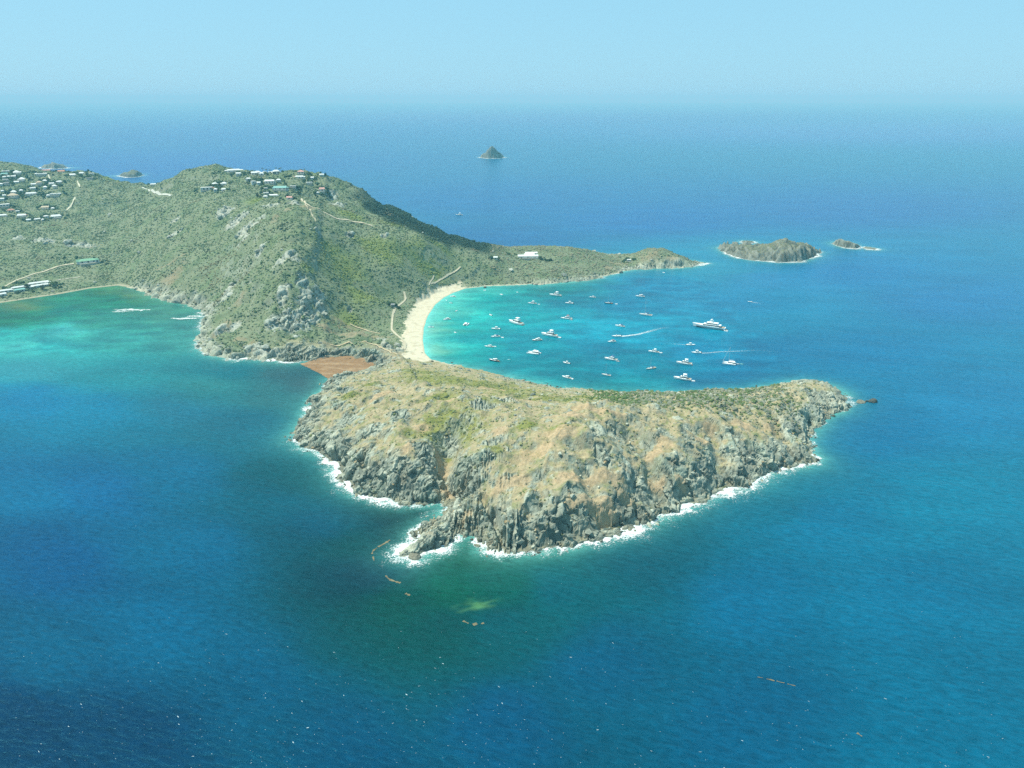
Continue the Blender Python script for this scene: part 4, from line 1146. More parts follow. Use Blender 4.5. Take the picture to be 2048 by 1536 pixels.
# ------------------------------------------------------------------ tracks
M_track = attr_mat('dirt_track', var=.2, scale=.5, bump=.3, bdist=.2, bscale=.8)
TRK = []
def track(pix, width, col_=(.42, .375, .26)):
    q = [ground(a, b) for a, b in pix]
    V, F_ = ribbon(q, width * .72, .45, lambda x, y: np.maximum(np.maximum(Hs_at(x, y), Hs_at(x, y + 1.6)), Hs_at(x, y - 1.6)), 5, .22, len(TRK) + 3)
    TRK.append((V[2::5, :2], width))
    np_mesh('dirt_track', V, F_, M_track, {'Col': np.tile(np.array([list(col_) + [1]]), (len(V), 1))}, kind='structure')
track([(808,585),(812,598),(806,605),(792,615),(786,628),(784,645),(783,660),(796,672),(808,682),(812,690),(808,700)], 4.2)
track([(921,536),(912,544),(895,552),(880,560),(862,568)], 3.4)
track([(868,552),(862,562),(858,572)], 2.6)
track([(603,398),(611,408),(625,415),(645,423),(658,430),(668,436),(690,440),(720,445),(745,452)], 4.2, (.50, .43, .30))
track([(610,409),(622,425),(632,445)], 2.6, (.42, .36, .24))
track([(5,576),(35,560),(70,548),(95,541),(120,532),(148,528)], 5.0)
track([(112,561),(128,559),(145,557),(160,554)], 3.5, (.4, .37, .28))
track([(150,396),(148,404),(143,410),(134,421)], 4.5, (.5, .47, .34))
track([(155,363),(158,370),(160,376)], 4.0, (.5, .47, .34))
track([(285,375),(305,383),(322,390),(342,392)], 6.0, (.42, .42, .35))
track([(97,351),(100,360)], 3.5, (.5, .48, .38))
track([(660,690),(700,686),(740,688),(770,700),(795,710)], 3.0, (.42, .34, .21))
track([(700,650),(730,660),(760,668)], 2.6, (.42, .34, .21))

# ------------------------------------------------------------------ scrub and stones
ICO_V = []; PHI = (1 + 5 ** .5) / 2
for s1 in (-1, 1):
    for s2 in (-1, 1):
        ICO_V += [(0, s1, s2 * PHI), (s1, s2 * PHI, 0), (s2 * PHI, 0, s1)]
ICO_V = np.array(ICO_V) / math.hypot(1, PHI)
ICO_F = []
for i in range(12):
    for j in range(i + 1, 12):
        for k in range(j + 1, 12):
            d_ = [np.linalg.norm(ICO_V[a] - ICO_V[b]) for a, b in ((i, j), (j, k), (i, k))]
            if max(d_) < 1.1:
                a, b, c = ICO_V[i], ICO_V[j], ICO_V[k]
                ICO_F.append((i, j, k) if np.dot(np.cross(b - a, c - a), a) > 0 else (i, k, j))
ICO_F = np.array(ICO_F)
def subdiv(V, F_):
    V = list(map(tuple, V)); cache = {}; out = []
    def mid(a, b):
        k = (min(a, b), max(a, b))
        if k not in cache:
            m = (np.array(V[a]) + V[b]) / 2; V.append(tuple(m / np.linalg.norm(m))); cache[k] = len(V) - 1
        return cache[k]
    for a, b, c in F_:
        x, y, z = mid(a, b), mid(b, c), mid(c, a)
        out += [(a, x, z), (x, b, y), (z, y, c), (x, y, z)]
    return np.array(V), np.array(out)
ICO2_V, ICO2_F = subdiv(ICO_V, ICO_F)

def scatter(name, BV, BF, pos, size, colr, mat, jit, flat=.7, seed=1, smooth=False, sink=.25):
    rs = np.random.RandomState(seed); n_ = len(pos)
    k = len(BV)
    ang = rs.uniform(0, 2 * np.pi, n_); ca, sa = np.cos(ang), np.sin(ang)
    J = 1 + jit * rs.uniform(-1, 1, (n_, k, 1))
    B = BV[None] * J
    st = rs.uniform(.75, 1.3, (n_, 1))
    bx = B[..., 0] * size[:, None] * st; by = B[..., 1] * size[:, None] / st; bz = B[..., 2] * size[:, None] * flat * rs.uniform(.75, 1.3, (n_, 1))
    V = np.stack([bx * ca[:, None] - by * sa[:, None] + pos[:, 0:1], bx * sa[:, None] + by * ca[:, None] + pos[:, 1:2],
                  bz + pos[:, 2:3] + size[:, None] * flat * (1 - sink * 2) * .5], -1).reshape(-1, 3)
    F_ = (BF[None] + (np.arange(n_) * k)[:, None, None]).reshape(-1, 3)
    cc = np.repeat(colr, k, 0) * (1 + .14 * rs.uniform(-1, 1, (n_ * k, 1)))
    return np_mesh(name, V, F_, mat, {'Col': np.concatenate([np.clip(cc, .005, .9), np.ones((n_ * k, 1))], 1)}, smooth, 'stuff')

M_leaf = attr_mat('scrub_leaves', var=.35, scale=1.6, bump=.7, bdist=.5, bscale=1.3)
M_stone = attr_mat('loose_stone', var=.25, scale=.9, bump=.5, bdist=.25, bscale=1.2)
def clear_of(x, y):
    ok = np.ones(len(x), bool)
    for (hx_, hy_, w_, d_) in HOUSES:
        ok &= ~((np.abs(x - hx_) < w_ * .62 + 2) & (y - hy_ < d_ * .6 + 1.5) & (y - hy_ > -d_ * .6 - 3.0))
    for pl, wd_ in TRK:
        lo, hi = pl.min(0) - 6, pl.max(0) + 6
        m = np.where((x > lo[0]) & (x < hi[0]) & (y > lo[1]) & (y < hi[1]))[0]
        if len(m):
            dd = np.min(np.hypot(x[m, None] - pl[None, :, 0], y[m, None] - pl[None, :, 1]), 1)
            ok[m] &= dd > wd_ * .5 + 2.2
    return ok
def sample_field(n_, x0, x1, y0, y1, seed):
    rs = np.random.RandomState(seed)
    return rs.uniform(x0, x1, n_), rs.uniform(y0, y1, n_), rs
SANDF = sstep(.35, .6, sand)
def scrub_hills(N_):
    x, y, rs = sample_field(N_, -1420, 430, 770, 1990, 21)
    d = Hs_at(x, y, D); g_ = Hs_at(x, y, green); dk = Hs_at(x, y, dark); rk = Hs_at(x, y, rock); so = Hs_at(x, y, soil_m); sd = Hs_at(x, y, SANDF); hd = Hs_at(x, y, head)
    n_ = fbm2(x / 45, y / 45, 4, 501); nb = fbm2(x / 14, y / 14, 2, 511); z = Hs_at(x, y)
    p = np.clip(.62 + n_ * .7 + nb * .5 + g_ * .25 + dk * .6, .04, 1) * (1 - .88 * np.clip(rk, 0, 1)) * (1 - .85 * so) * (1 - sd) * (d > 3.5) * (hd < .4)
    ok = (rs.rand(N_) < p) & (np.abs(x) < y * .92 + 40)
    ok &= clear_of(x, y)
    x, y, z, g_, dk, n_ = x[ok], y[ok], z[ok], g_[ok], dk[ok], n_[ok]
    k = len(x); t = rs.rand(k)
    cc = np.where((t < .40)[:, None], C(.108, .162, .086), np.where((t < .75)[:, None], C(.135, .195, .105), C(.190, .230, .150)))
    cc = mix(cc, np.where((t < .6)[:, None], C(.150, .205, .050), C(.215, .255, .075)), np.clip(g_ * .9, 0, 1)[:, None])
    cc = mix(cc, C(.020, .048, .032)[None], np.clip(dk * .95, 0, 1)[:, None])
    farpt = ((x > -40) & (y > 1150))
    cc = np.where((farpt & (t < .5))[:, None], C(.21, .21, .14), cc)
    cc = cc * (1 + .45 * fbm2(x / 110, y / 110, 3, 541) + .25 * nb[ok])[:, None]
    brn = sstep(.1, .4, fbm2(x / 70, y / 50, 3, 551) + .5 * sstep(-330, -480, x) * sstep(1250, 1120, y) - .15)
    cc = mix(cc, C(.225, .205, .125)[None], (brn * .75 * (1 - g_))[:, None])
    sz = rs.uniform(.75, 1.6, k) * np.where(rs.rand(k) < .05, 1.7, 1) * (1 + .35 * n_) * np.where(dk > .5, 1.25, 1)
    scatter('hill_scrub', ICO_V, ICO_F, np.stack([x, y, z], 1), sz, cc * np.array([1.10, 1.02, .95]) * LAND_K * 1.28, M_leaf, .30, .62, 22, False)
def scrub_head(N_):
    x, y, rs = sample_field(N_, -285, 345, 440, 900, 31)
    d = Hs_at(x, y, D); gr = Hs_at(x, y, grass); rk = Hs_at(x, y, rock); so = Hs_at(x, y, soil_h); hd = Hs_at(x, y, head); z = Hs_at(x, y); sd = Hs_at(x, y, SANDF)
    n_ = fbm2(x / 22, y / 22, 4, 521)
    right = sstep(60, 110, x) * sstep(600, 640, y) * sstep(330, 250, x)
    p = np.clip(.10 + .45 * np.maximum(n_, 0) + .30 * gr + .75 * right, 0, 1) * (1 - .65 * np.clip(rk, 0, 1)) * (1 - .8 * so) * (d > 5) * (hd > .5) * (1 - sd)
    ok = (rs.rand(N_) < p) & clear_of(x, y)
    x, y, z, gr, n_, right, d = x[ok], y[ok], z[ok], gr[ok], n_[ok], right[ok], d[ok]
    k = len(x); t = rs.rand(k)
    cc = np.where((t < .5)[:, None], C(.20, .225, .085), np.where((t < .8)[:, None], C(.28, .275, .13), C(.120, .150, .065)))
    cc = mix(cc, np.where((t < .5)[:, None], C(.125, .170, .062), C(.26, .265, .185)), np.clip(right, 0, 1)[:, None])
    dkg = sstep(30, 70, x) * sstep(140, 90, x) * sstep(610, 660, y)
    cc = mix(cc, C(.100, .165, .040)[None], np.clip(dkg * .8, 0, 1)[:, None])
    sz = rs.uniform(.30, .75, k) * (1 + .5 * np.maximum(n_, 0)) * (1 + 1.1 * right + .2 * gr) * np.where(rs.rand(k) < .06, 1.7, 1)
    scatter('headland_scrub', ICO2_V, ICO2_F, np.stack([x, y, z], 1), sz, cc * LAND_K * 1.15, M_leaf, .22, .72, 32, False)
def stones(N_):
    x, y, rs = sample_field(N_, -285, 345, 428, 900, 41)
    d = Hs_at(x, y, D); rk = Hs_at(x, y, rock); so = Hs_at(x, y, soil_h); hd = Hs_at(x, y, head); z = Hs_at(x, y)
    n_ = fbm2(x / 16, y / 16, 3, 531)
    p = np.clip(.85 * rk + .05, 0, 1) * np.clip(.45 + n_, .08, 1) * (d > -5) * (hd > .5) * (1 - .6 * so)
    ok = rs.rand(N_) < p
    x, y, z, d, rk = x[ok], y[ok], z[ok], d[ok], rk[ok]; k = len(x); t = rs.rand(k)
    cc = mix(C(.22, .24, .19)[None], C(.56, .56, .43)[None], t[:, None])
    cc = np.where((rs.rand(k) < .12)[:, None], C(.45, .34, .19), cc)
    wet_ = (z < 2.2)
    cc = np.where((wet_ & (t < .6))[:, None], C(.085, .085, .06), cc)
    sz = .3 + rs.gamma(1.2, .42, k); sz = np.minimum(sz, 3.4)
    scatter('boulders', ICO_V, ICO_F, np.stack([x, y, np.maximum(z, -.4)], 1), sz, cc * LAND_K * 1.1, M_stone, .30, .75, 42, False, .35)
def stones_hill(N_):
    x, y, rs = sample_field(N_, -900, 300, 800, 1650, 51)
    d = Hs_at(x, y, D); cr = np.maximum(Hs_at(x, y, crag_m), .35 * Hs_at(x, y, shore)); hd = Hs_at(x, y, head); z = Hs_at(x, y)
    ok = (rs.rand(N_) < np.clip(cr + .010, 0, 1)) & (hd < .4) & (d > -3) & (Hs_at(x, y, SANDF) < .3) & clear_of(x, y)
    x, y, z = x[ok], y[ok], z[ok]; k = len(x); t = rs.rand(k)
    cc = mix(C(.22, .24, .19)[None], C(.52, .53, .43)[None], t[:, None])
    sz = np.minimum(.7 + rs.gamma(1.6, .9, k), 7.0)
    scatter('hill_boulders', ICO_V, ICO_F, np.stack([x, y, z], 1), sz, cc * LAND_K * 1.1, M_stone, .30, .75, 52, False, .35)
def gardens():
    rs = np.random.RandomState(61); P = []; S = []; Cc = []
    for (hx_, hy_, w_, d_) in HOUSES:
        if w_ > 60: continue
        for k in range(int(16 + w_ * .5)):
            a = rs.uniform(0, 2 * np.pi); front = math.sin(a) < -.35
            r = rs.uniform(.62, 1.15)
            x_ = hx_ + math.cos(a) * (w_ * r + 2.5); y_ = hy_ + math.sin(a) * (d_ * r + 4.0)
            z_ = float(Hs_at(x_, y_))
            if float(Hs_at(x_, y_, D)) < 6: continue
            if any(abs(x_ - q[0]) < q[2] * .5 + 1 and abs(y_ - q[1]) < q[3] * .5 + 1 for q in HOUSES): continue
            P.append((x_, y_, z_)); S.append(rs.uniform(.9, 1.5) if front else rs.uniform(1.6, 3.2))
            Cc.append([(.050, .090, .045), (.075, .125, .055), (.12, .17, .07)][rs.choice(3, p=[.45, .4, .15])])
    scatter('garden_shrubs', ICO2_V, ICO2_F, np.array(P), np.array(S), np.array(Cc) * LAND_K, M_leaf, .25, .95, 62, False)
gardens()
scrub_hills(285000); scrub_head(46000); stones(24000); stones_hill(20000)

# ------------------------------------------------------------------ palms and trees that stand out singly
M_trunk = plain('palm_trunk', (.16, .13, .09), .9, .2, 2.0)
M_palm = plain('palm_fronds', (.035, .060, .022), .8, .25, 1.5)
M_ltree = plain('light_foliage', (.13, .20, .045), .9, .25, 1.0)
M_dtree = plain('dark_foliage', (.030, .052, .024), .9, .25, 1.0)
def palm(label, px, py, hgt, group=None):
    c = ground(px, py)
    t = thing('palm_tree', label, 'palm tree', (c[0], c[1], c[2] - .3), rnd.uniform(0, 6), group)
    b = (rnd.uniform(-.6, .6), rnd.uniform(-.6, .6))
    MB().tube((0, 0, 0), (b[0] * .4, b[1] * .4, hgt * .55), .28, .2).tube((b[0] * .4, b[1] * .4, hgt * .54), (b[0], b[1], hgt), .2, .15).build('trunk', M_trunk, t)
    m = MB()
    for k in range(16):
        a = k * 2.399; up = rnd.uniform(.1, 1.0); Ln = rnd.uniform(2.3, 3.3)
        pts_ = []
        for s in range(5):
            q = s / 4
            r = Ln * q * math.cos(.5 * up); zz = hgt + Ln * (up * .55 * q - (.9) * q * q)
            pts_.append((b[0] + r * math.cos(a), b[1] + r * math.sin(a), zz, .42 * math.sin(math.pi * (.12 + .85 * q))))
        v = []
        for (x_, y_, z_, w2) in pts_:
            v += [(x_ - math.sin(a) * w2, y_ + math.cos(a) * w2, z_ - .12), (x_, y_, z_ + .06), (x_ + math.sin(a) * w2, y_ - math.cos(a) * w2, z_ - .12)]
        f = []
        for s in range(4):
            f += [(s*3, s*3+1, s*3+4, s*3+3), (s*3+1, s*3+2, s*3+5, s*3+4)]
        m.add(v, f)
    m.build('crown', M_palm, t)
GP = 'palms on the hilltop skyline'
palm('tallest palm on the skyline right of the summit roofs, left of a close pair', 552.5, 344, 12.5, GP)
palm('left palm of the close pair on the skyline', 559, 344, 10.5, GP)
palm('right palm of the close pair on the skyline', 563, 344.5, 9.5, GP)
palm('palm leaning over the pointed white villa on the skyline', 526, 343, 10.0, GP)
palm('palm between the middle and right skyline villas', 533, 343, 8.5, GP)
palm('low palm behind the right one of the skyline villas', 539.5, 342.5, 7.0, GP)
palm('palm rising behind the pink-roofed mansion', 609, 348, 10.5, GP)
def round_tree(label, px, py, hgt, rad, mat, cat='tree', slim=1.0):
    c = ground(px, py)
    t = thing('tree', label, cat, (c[0], c[1], c[2] - .3), 0)
    m = MB().tube((0, 0, 0), (.1, 0, hgt * .55), .30, .16)
    for k in range(4):
        a = k * 1.6 + .4
        m.tube((.08, 0, hgt * .4), (rad * .55 * math.cos(a), rad * .55 * math.sin(a), hgt * .72), .13, .05)
    m.build('trunk', M_trunk, t)
    m = MB(); rs = np.random.RandomState(int(px * 7 + py))
    for k in range(420):
        v = rs.normal(0, 1, 3); v /= np.linalg.norm(v); r = rad * (rs.rand() ** .4) * (1 + .25 * math.sin(v[0] * 5 + v[1] * 4))
        p = np.array([v[0] * r, v[1] * r, hgt * .68 + v[2] * r * slim])
        q = rs.normal(0, 1, (3, 3)) * .42
        m.add([p + q[0], p + q[1], p + q[2]], [(0, 1, 2)])
    m.build('crown', mat, t)
round_tree('pale green tree at the end of the long white resort wing', 105, 573, 9, 3.8, M_ltree)
round_tree('slim dark tree on the right slope of the hilltop beside the peeping villa', 651.5, 355, 9, 2.2, M_dtree, slim=1.9)
round_tree('dark round tree between the resort wings on the left bay shore', 55, 578, 8, 4.2, M_dtree)
round_tree('dark tree in front of the second long white resort wing', 87, 581, 8, 4.0, M_dtree)
round_tree('dark tree at the left of the rounded hilltop house', 515.5, 396, 9, 3.2, M_dtree, slim=1.3)

# ------------------------------------------------------------------ rocks standing alone in the water
M_rockd = plain('dark_sea_rock', (.055, .055, .042), .9, .3, .6)
M_rockl = plain('pale_sea_rock', (.16, .15, .105), .9, .3, .6)
def sea_rock(label, px, py, sx_, sy_, sz_, mat, seed, blocky=.0):
    c = at(px, py)
    V, F_ = subdiv(ICO2_V, ICO2_F)
    rs = np.random.RandomState(seed)
    V = V.copy()
    for _ in range(12):
        nn = rs.normal(0, 1, 3); nn /= np.linalg.norm(nn); k = rs.uniform(.55, .85)
        dd = V @ nn; V = V - np.maximum(dd - k, 0)[:, None] * nn * .95
    V = V * (1 + .07 * rs.uniform(-1, 1, (len(V), 1)))
    V = V * np.array([sx_, sy_, sz_]); V[:, 2] += sz_ * .25
    o = mesh_obj('sea_rock', V, F_, mat)
    o.location = (c[0], c[1], 0); o.rotation_euler = (0, 0, rs.uniform(-.3, .3))
    return tag(o, label, 'rock')
sea_rock('black blocky rock in the water farthest off the right tip of the headland', 1744, 804, 6.0, 4.5, 3.4, M_rockd, 3)
sea_rock('pale low rock between the headland tip and the black rock', 1722, 804.5, 6.5, 4.0, 2.0, M_rockl, 4)
sea_rock('small dark rock in the gap beside the pale low rock', 1733, 803, 1.8, 1.6, 1.2, M_rockd, 5)
sea_rock('dark rock at the water line of the far beach beside a white dinghy', 970, 575.5, 3.2, 2.4, 2.2, M_rockd, 6)
sea_rock('wave-washed rock below the spur of the headland, in thick surf', 829, 1116, 6.0, 3.6, 2.4, M_rockl, 7)
sea_rock('little rock in the surf left of the headland', 619, 803, 3.5, 2.4, 2.4, M_rockl, 8)

# ------------------------------------------------------------------ boats
B_white = plain('gelcoat_white', (.82, .83, .80), .3, .04, .4)
B_cream = plain('gelcoat_cream', (.62, .60, .52), .35, .05, .4)
B_navy = plain('gelcoat_navy', (.012, .020, .045), .25, .1, .4)
B_black = plain('black_stripe', (.02, .022, .025), .4, .1, .4)
B_win = plain('tinted_window', (.015, .02, .025), .12, .1, 1.0)
B_teak = plain('teak_deck', (.30, .20, .11), .7, .15, 1.5)
B_grey = plain('grey_tube', (.33, .35, .35), .6, .08, 1.0)
B_alu = plain('mast_alloy', (.60, .62, .62), .35, .05, 1.0, .6)
B_blue = plain('blue_canvas', (.03, .09, .20), .8, .12, 1.5)
B_canvas = plain('white_canvas', (.62, .62, .58), .85, .06, 1.5)
B_turq = plain('turquoise_hull', (.10, .42, .42), .4, .06, 1.0)
B_pink = plain('red_canvas', (.34, .12, .10), .8, .12, 1.5)

def hull_mb(L, B, F_, bow=1.35, n_=12, full=.38, x_off=0.0, y_off=0.0):
    rings = []
    for i in range(n_ + 1):
        t = i / n_
        b = B / 2 * (.86 + .14 * min(1, t / .3)) * max(.02, 1 - max(0, (t - full) / (1 - full)) ** 2.3)
        x = -L / 2 + L * t; zs = F_ * (1 + (bow - 1) * t * t)
        fl = L * .05 * t
        rings.append([(x_off + x + fl, y_off - b, zs), (x_off + x, y_off - b * .90, F_ * .22), (x_off + x - fl * .5, y_off, -.45), (x_off + x, y_off + b * .90, F_ * .22), (x_off + x + fl, y_off + b, zs)])
    return MB().loft(rings)
def deck_mb(L, B, F_, x0, x1, bow=1.35, full=.38, inset=.88, up=.03, n_=8):
    v = []
    for i in range(n_ + 1):
        t = x0 + (x1 - x0) * i / n_
        b = B / 2 * (.86 + .14 * min(1, t / .3)) * max(.02, 1 - max(0, (t - full) / (1 - full)) ** 2.3) * inset
        z = F_ * (1 + (bow - 1) * t * t) + up
        x = -L / 2 + L * t + L * .05 * t
        v += [(x, -b, z), (x, b, z), (x, b, z - .02), (x, -b, z - .02)]
    f = []
    for i in range(n_):
        a = i * 4
        f += [(a, a + 4, a + 5, a + 1), (a + 3, a + 2, a + 6, a + 7), (a, a + 3, a + 7, a + 4), (a + 1, a + 5, a + 6, a + 2)]
    f += [(0, 1, 2, 3), (n_*4 + 3, n_*4 + 2, n_*4 + 1, n_*4)]
    return MB().add(v, f)
def wedge(x0, x1, hy, z0, z1, fr, bk, sy, e=0.0):
    v = [(x0-e,-hy-e,z0),(x1+e,-hy-e,z0),(x1+e,hy+e,z0),(x0-e,hy+e,z0),(x0+bk-e,-hy+sy-e,z1),(x1-fr+e,-hy+sy-e,z1),(x1-fr+e,hy-sy+e,z1),(x0+bk-e,hy-sy+e,z1)]
    return MB().add(v, [(3,2,1,0),(4,5,6,7),(0,1,5,4),(1,2,6,5),(2,3,7,6),(3,0,4,7)])
def wband(x0, x1, hy, z0, z1, fr, bk, sy, a=.38, b=.82, e=.03):
    l = lambda p, q, t: p + (q - p) * t
    return wedge(l(x0, x0 + bk, a), l(x1, x1 - fr, a), l(hy, hy - sy, a), l(z0, z1, a), l(z0, z1, b), fr * (b - a), bk * (b - a), sy * (b - a), e)

def b_motor(t, L, hullm=None, canvas=None, fly=True):
    B, F_ = L * .30, L * .105
    hull_mb(L, B, F_).build('hull', hullm or B_white, t)
    deck_mb(L, B, F_, .30, .97).build('foredeck', B_white, t)
    deck_mb(L, B, F_, .02, .27).build('aft_deck', B_teak, t)
    z0 = F_ + .02; z1 = F_ + L * .115
    a = (-L * .24, L * .24, B * .36, z0, z1, L * .13, L * .01, B * .04)
    cab = wedge(*a).build('cabin', B_white, t); wband(*a).build('window_band', B_win, cab)
    if fly:
        z2 = z1 + L * .05
        fb = wedge(-L * .27, L * .06, B * .33, z1 + .003, z2, L * .06, L * .0, B * .02).build('flybridge', B_white, t)
        wedge(-L * .02, L * .05, B * .28, z2 + .003, z2 + L * .022, L * .03, L * .02, B * .02).build('windscreen', B_win, fb)
        m = MB()
        for s in (-1, 1): m.tube((-L * .22, s * B * .28, z2 - .05), (-L * .16, s * B * .26, z2 + L * .085), .10, .08)
        m.box(-L * .24, -L * .02, -B * .30, B * .30, z2 + L * .085, z2 + L * .098, .1, .1)
        m.build('hardtop', canvas or B_white, t)
        MB().tube((-L * .12, 0, z2 + L * .098), (-L * .13, 0, z2 + L * .17), .07, .03).build('radar_mast', B_white, t)
    else:
        m = MB().box(-L * .30, -L * .06, -B * .30, B * .30, z1 + L * .035, z1 + L * .045, .05, .05)
        for s in (-1, 1): m.tube((-L * .27, s * B * .27, F_), (-L * .27, s * B * .27, z1 + L * .036), .05).tube((-L * .1, s * B * .27, z1 - .02), (-L * .1, s * B * .27, z1 + L * .036), .05)
        m.build('canopy', canvas or B_canvas, t)
    MB().box(-L * .56, -L * .499, -B * .36, B * .36, .25, .38).build('swim_platform', B_teak, t)
def b_super(t, L):
    B, F_ = L * .19, L * .075
    hull_mb(L, B, F_, 1.55, 16, .5).build('hull', B_white, t)
    wedge(-L * .44, L * .40, B * .475, F_ * .42, F_ * .60, .0, .0, -.02).build('hull_windows', B_win, t)
    deck_mb(L, B, F_, .02, .24, 1.55, .5).build('aft_deck', B_teak, t)
    deck_mb(L, B, F_, .62, .96, 1.55, .5).build('foredeck', B_white, t)
    z = F_ + .02
    a = (-L * .30, L * .23, B * .42, z, z + L * .055, L * .06, -L * .03, B * .03)
    c = wedge(*a).build('main_deck_house', B_white, t); wband(*a).build('window_band', B_win, c)
    z += L * .055 + .003
    wedge(-L * .36, L * .19, B * .45, z, z + .25, .3, 0, 0).build('deck_overhang', B_white, t)
    z += .253
    a = (-L * .22, L * .13, B * .36, z, z + L * .048, L * .06, -L * .01, B * .03)
    c = wedge(*a).build('upper_deck_house', B_white, t); wband(*a).build('window_band', B_win, c)
    z += L * .048 + .003
    wedge(-L * .27, L * .09, B * .40, z, z + .22, .3, 0, 0).build('sun_deck', B_white, t)
    z += .223
    wedge(-L * .12, L * .04, B * .24, z, z + L * .035, L * .03, L * .02, B * .02).build('bridge_roof', B_white, t)
    z += L * .035
    ms = MB().box(-L * .075, -L * .035, -.55, .55, z - .02, z + L * .09, .35, .2, -.25).build('mast', B_white, t)
    MB().box(-L * .085, -L * .02, -1.3, 1.3, z + L * .05, z + L * .058).build('radar_bar', B_white, ms)
    MB().tube((-L * .1, 0, z + .1), (-L * .1, 0, z + 1.6), .8, .45, 10).build('radar_dome', B_white, t)
    MB().box(-L * .545, -L * .499, -B * .38, B * .38, .35, .6).build('swim_platform', B_teak, t)
def rig(t, L, mh, x0, z0, canvas):
    ms = MB().tube((x0, 0, z0), (x0 - .15, 0, mh), .22, .14).build('mast', B_alu, t)
    m = MB()
    for q in (.42, .70): m.tube((x0, -L * .06, mh * q), (x0, L * .06, mh * q), .05)
    m.build('spreaders', B_alu, ms)
    bm = MB().tube((x0 - .1, 0, z0 + 1.5), (x0 - L * .36, 0, z0 + 1.45), .12).build('boom', B_alu, t)
    MB().tube((x0 - .3, 0, z0 + 1.72), (x0 - L * .35, 0, z0 + 1.62), .24, .15).build('sail_cover', canvas, bm)
    MB().tube((x0 + .05, 0, mh - .3), (L * .5, 0, z0 - .3), .07, .12).build('furled_jib', canvas, t)
    MB().tube((x0 - .2, 0, mh - .1), (-L * .48, 0, z0 - .4), .03).build('backstay', B_alu, t)
def b_sloop(t, L, hullm=None, canvas=None):
    B, F_ = L * .27, L * .085
    hull_mb(L, B, F_, 1.25, 14, .30).build('hull', hullm or B_white, t)
    deck_mb(L, B, F_, .28, .96, 1.25, .30).build('deck', B_cream, t)
    deck_mb(L, B, F_, .03, .26, 1.25, .30).build('cockpit', B_teak, t)
    a = (-L * .16, L * .20, B * .26, F_ + .03, F_ + L * .045, L * .12, .05, B * .04)
    c = wedge(*a).build('coachroof', B_white, t); wband(*a, .3, .8).build('window_band', B_win, c)
    wedge(-L * .20, -L * .10, B * .28, F_ + L * .03, F_ + L * .10, L * .05, .0, B * .03).build('sprayhood', canvas or B_blue, t)
    rig(t, L, L * 1.30, L * .06, F_ + L * .04, canvas or B_blue)
def b_cat(t, L, mast=True, canvas=None, fly=False):
    B, F_ = L * .54, L * .105
    for s in (-1, 1): hull_mb(L, B * .24, F_, 1.12, 12, .45, 0, s * B * .38).build('hull', B_white, t)
    MB().box(-L * .40, L * .18, -B * .30, B * .30, F_ * .55, F_ + .02).build('bridge_deck', B_white, t)
    MB().box(L * .18, L * .42, -B * .29, B * .29, F_ * .84, F_ * .88).build('trampoline', B_grey, t)
    a = (-L * .26, L * .16, B * .33, F_ + .023, F_ + L * .125, L * .10, .05, B * .05)
    c = wedge(*a).build('cabin', B_white, t); wband(*a).build('window_band', B_win, c)
    z1 = F_ + L * .125
    MB().box(-L * .42, -L * .02, -B * .32, B * .32, z1 + .003, z1 + .13, .1, .1).build('cockpit_roof', canvas or B_white, t)
    MB().box(-L * .40, -L * .265, -B * .28, B * .28, F_ + .025, F_ + .05).build('aft_deck', B_teak, t)
    if fly:
        wedge(-L * .25, L * .02, B * .26, z1 + .135, z1 + L * .06, L * .05, 0, .05).build('flybridge', B_white, t)
    if mast: rig(t, L, L * 1.42, L * .06, z1, canvas or B_canvas)
def b_open(t, L, hullm=None, canvas=None, top=True):
    B, F_ = L * .31, L * .10
    hull_mb(L, B, F_, 1.3).build('hull', hullm or B_white, t)
    deck_mb(L, B, F_, .06, .55, up=.03, inset=.78).build('cockpit', B_cream, t)
    deck_mb(L, B, F_, .57, .96, up=.06).build('foredeck', B_white, t)
    a = (-L * .04, L * .12, B * .24, F_ + .03, F_ + L * .10, L * .08, .02, B * .04)
    c = wedge(*a).build('console', B_white, t); wband(*a, .5, .95).build('windscreen', B_win, c)
    MB().box(-L * .34, -L * .20, -B * .30, B * .30, F_ + .03, F_ + L * .045, .04, .04).build('stern_seat', B_canvas, t)
    if top:
        zt = F_ + L * .20
        m = MB().box(-L * .20, L * .08, -B * .34, B * .34, zt, zt + .10, .1, .1)
        for sx_ in (-L * .17, L * .04):
            for s in (-1, 1): m.tube((sx_, s * B * .28, F_), (sx_, s * B * .28, zt + .02), .05)
        m.build('canopy', canvas or B_canvas, t)
    m = MB()
    for s in (-.4, .4): m.box(-L * .5 - .75, -L * .5 - .1, s - .25, s + .25, .1, F_ + .45, .1, .08)
    m.build('outboard_engine', B_black, t)
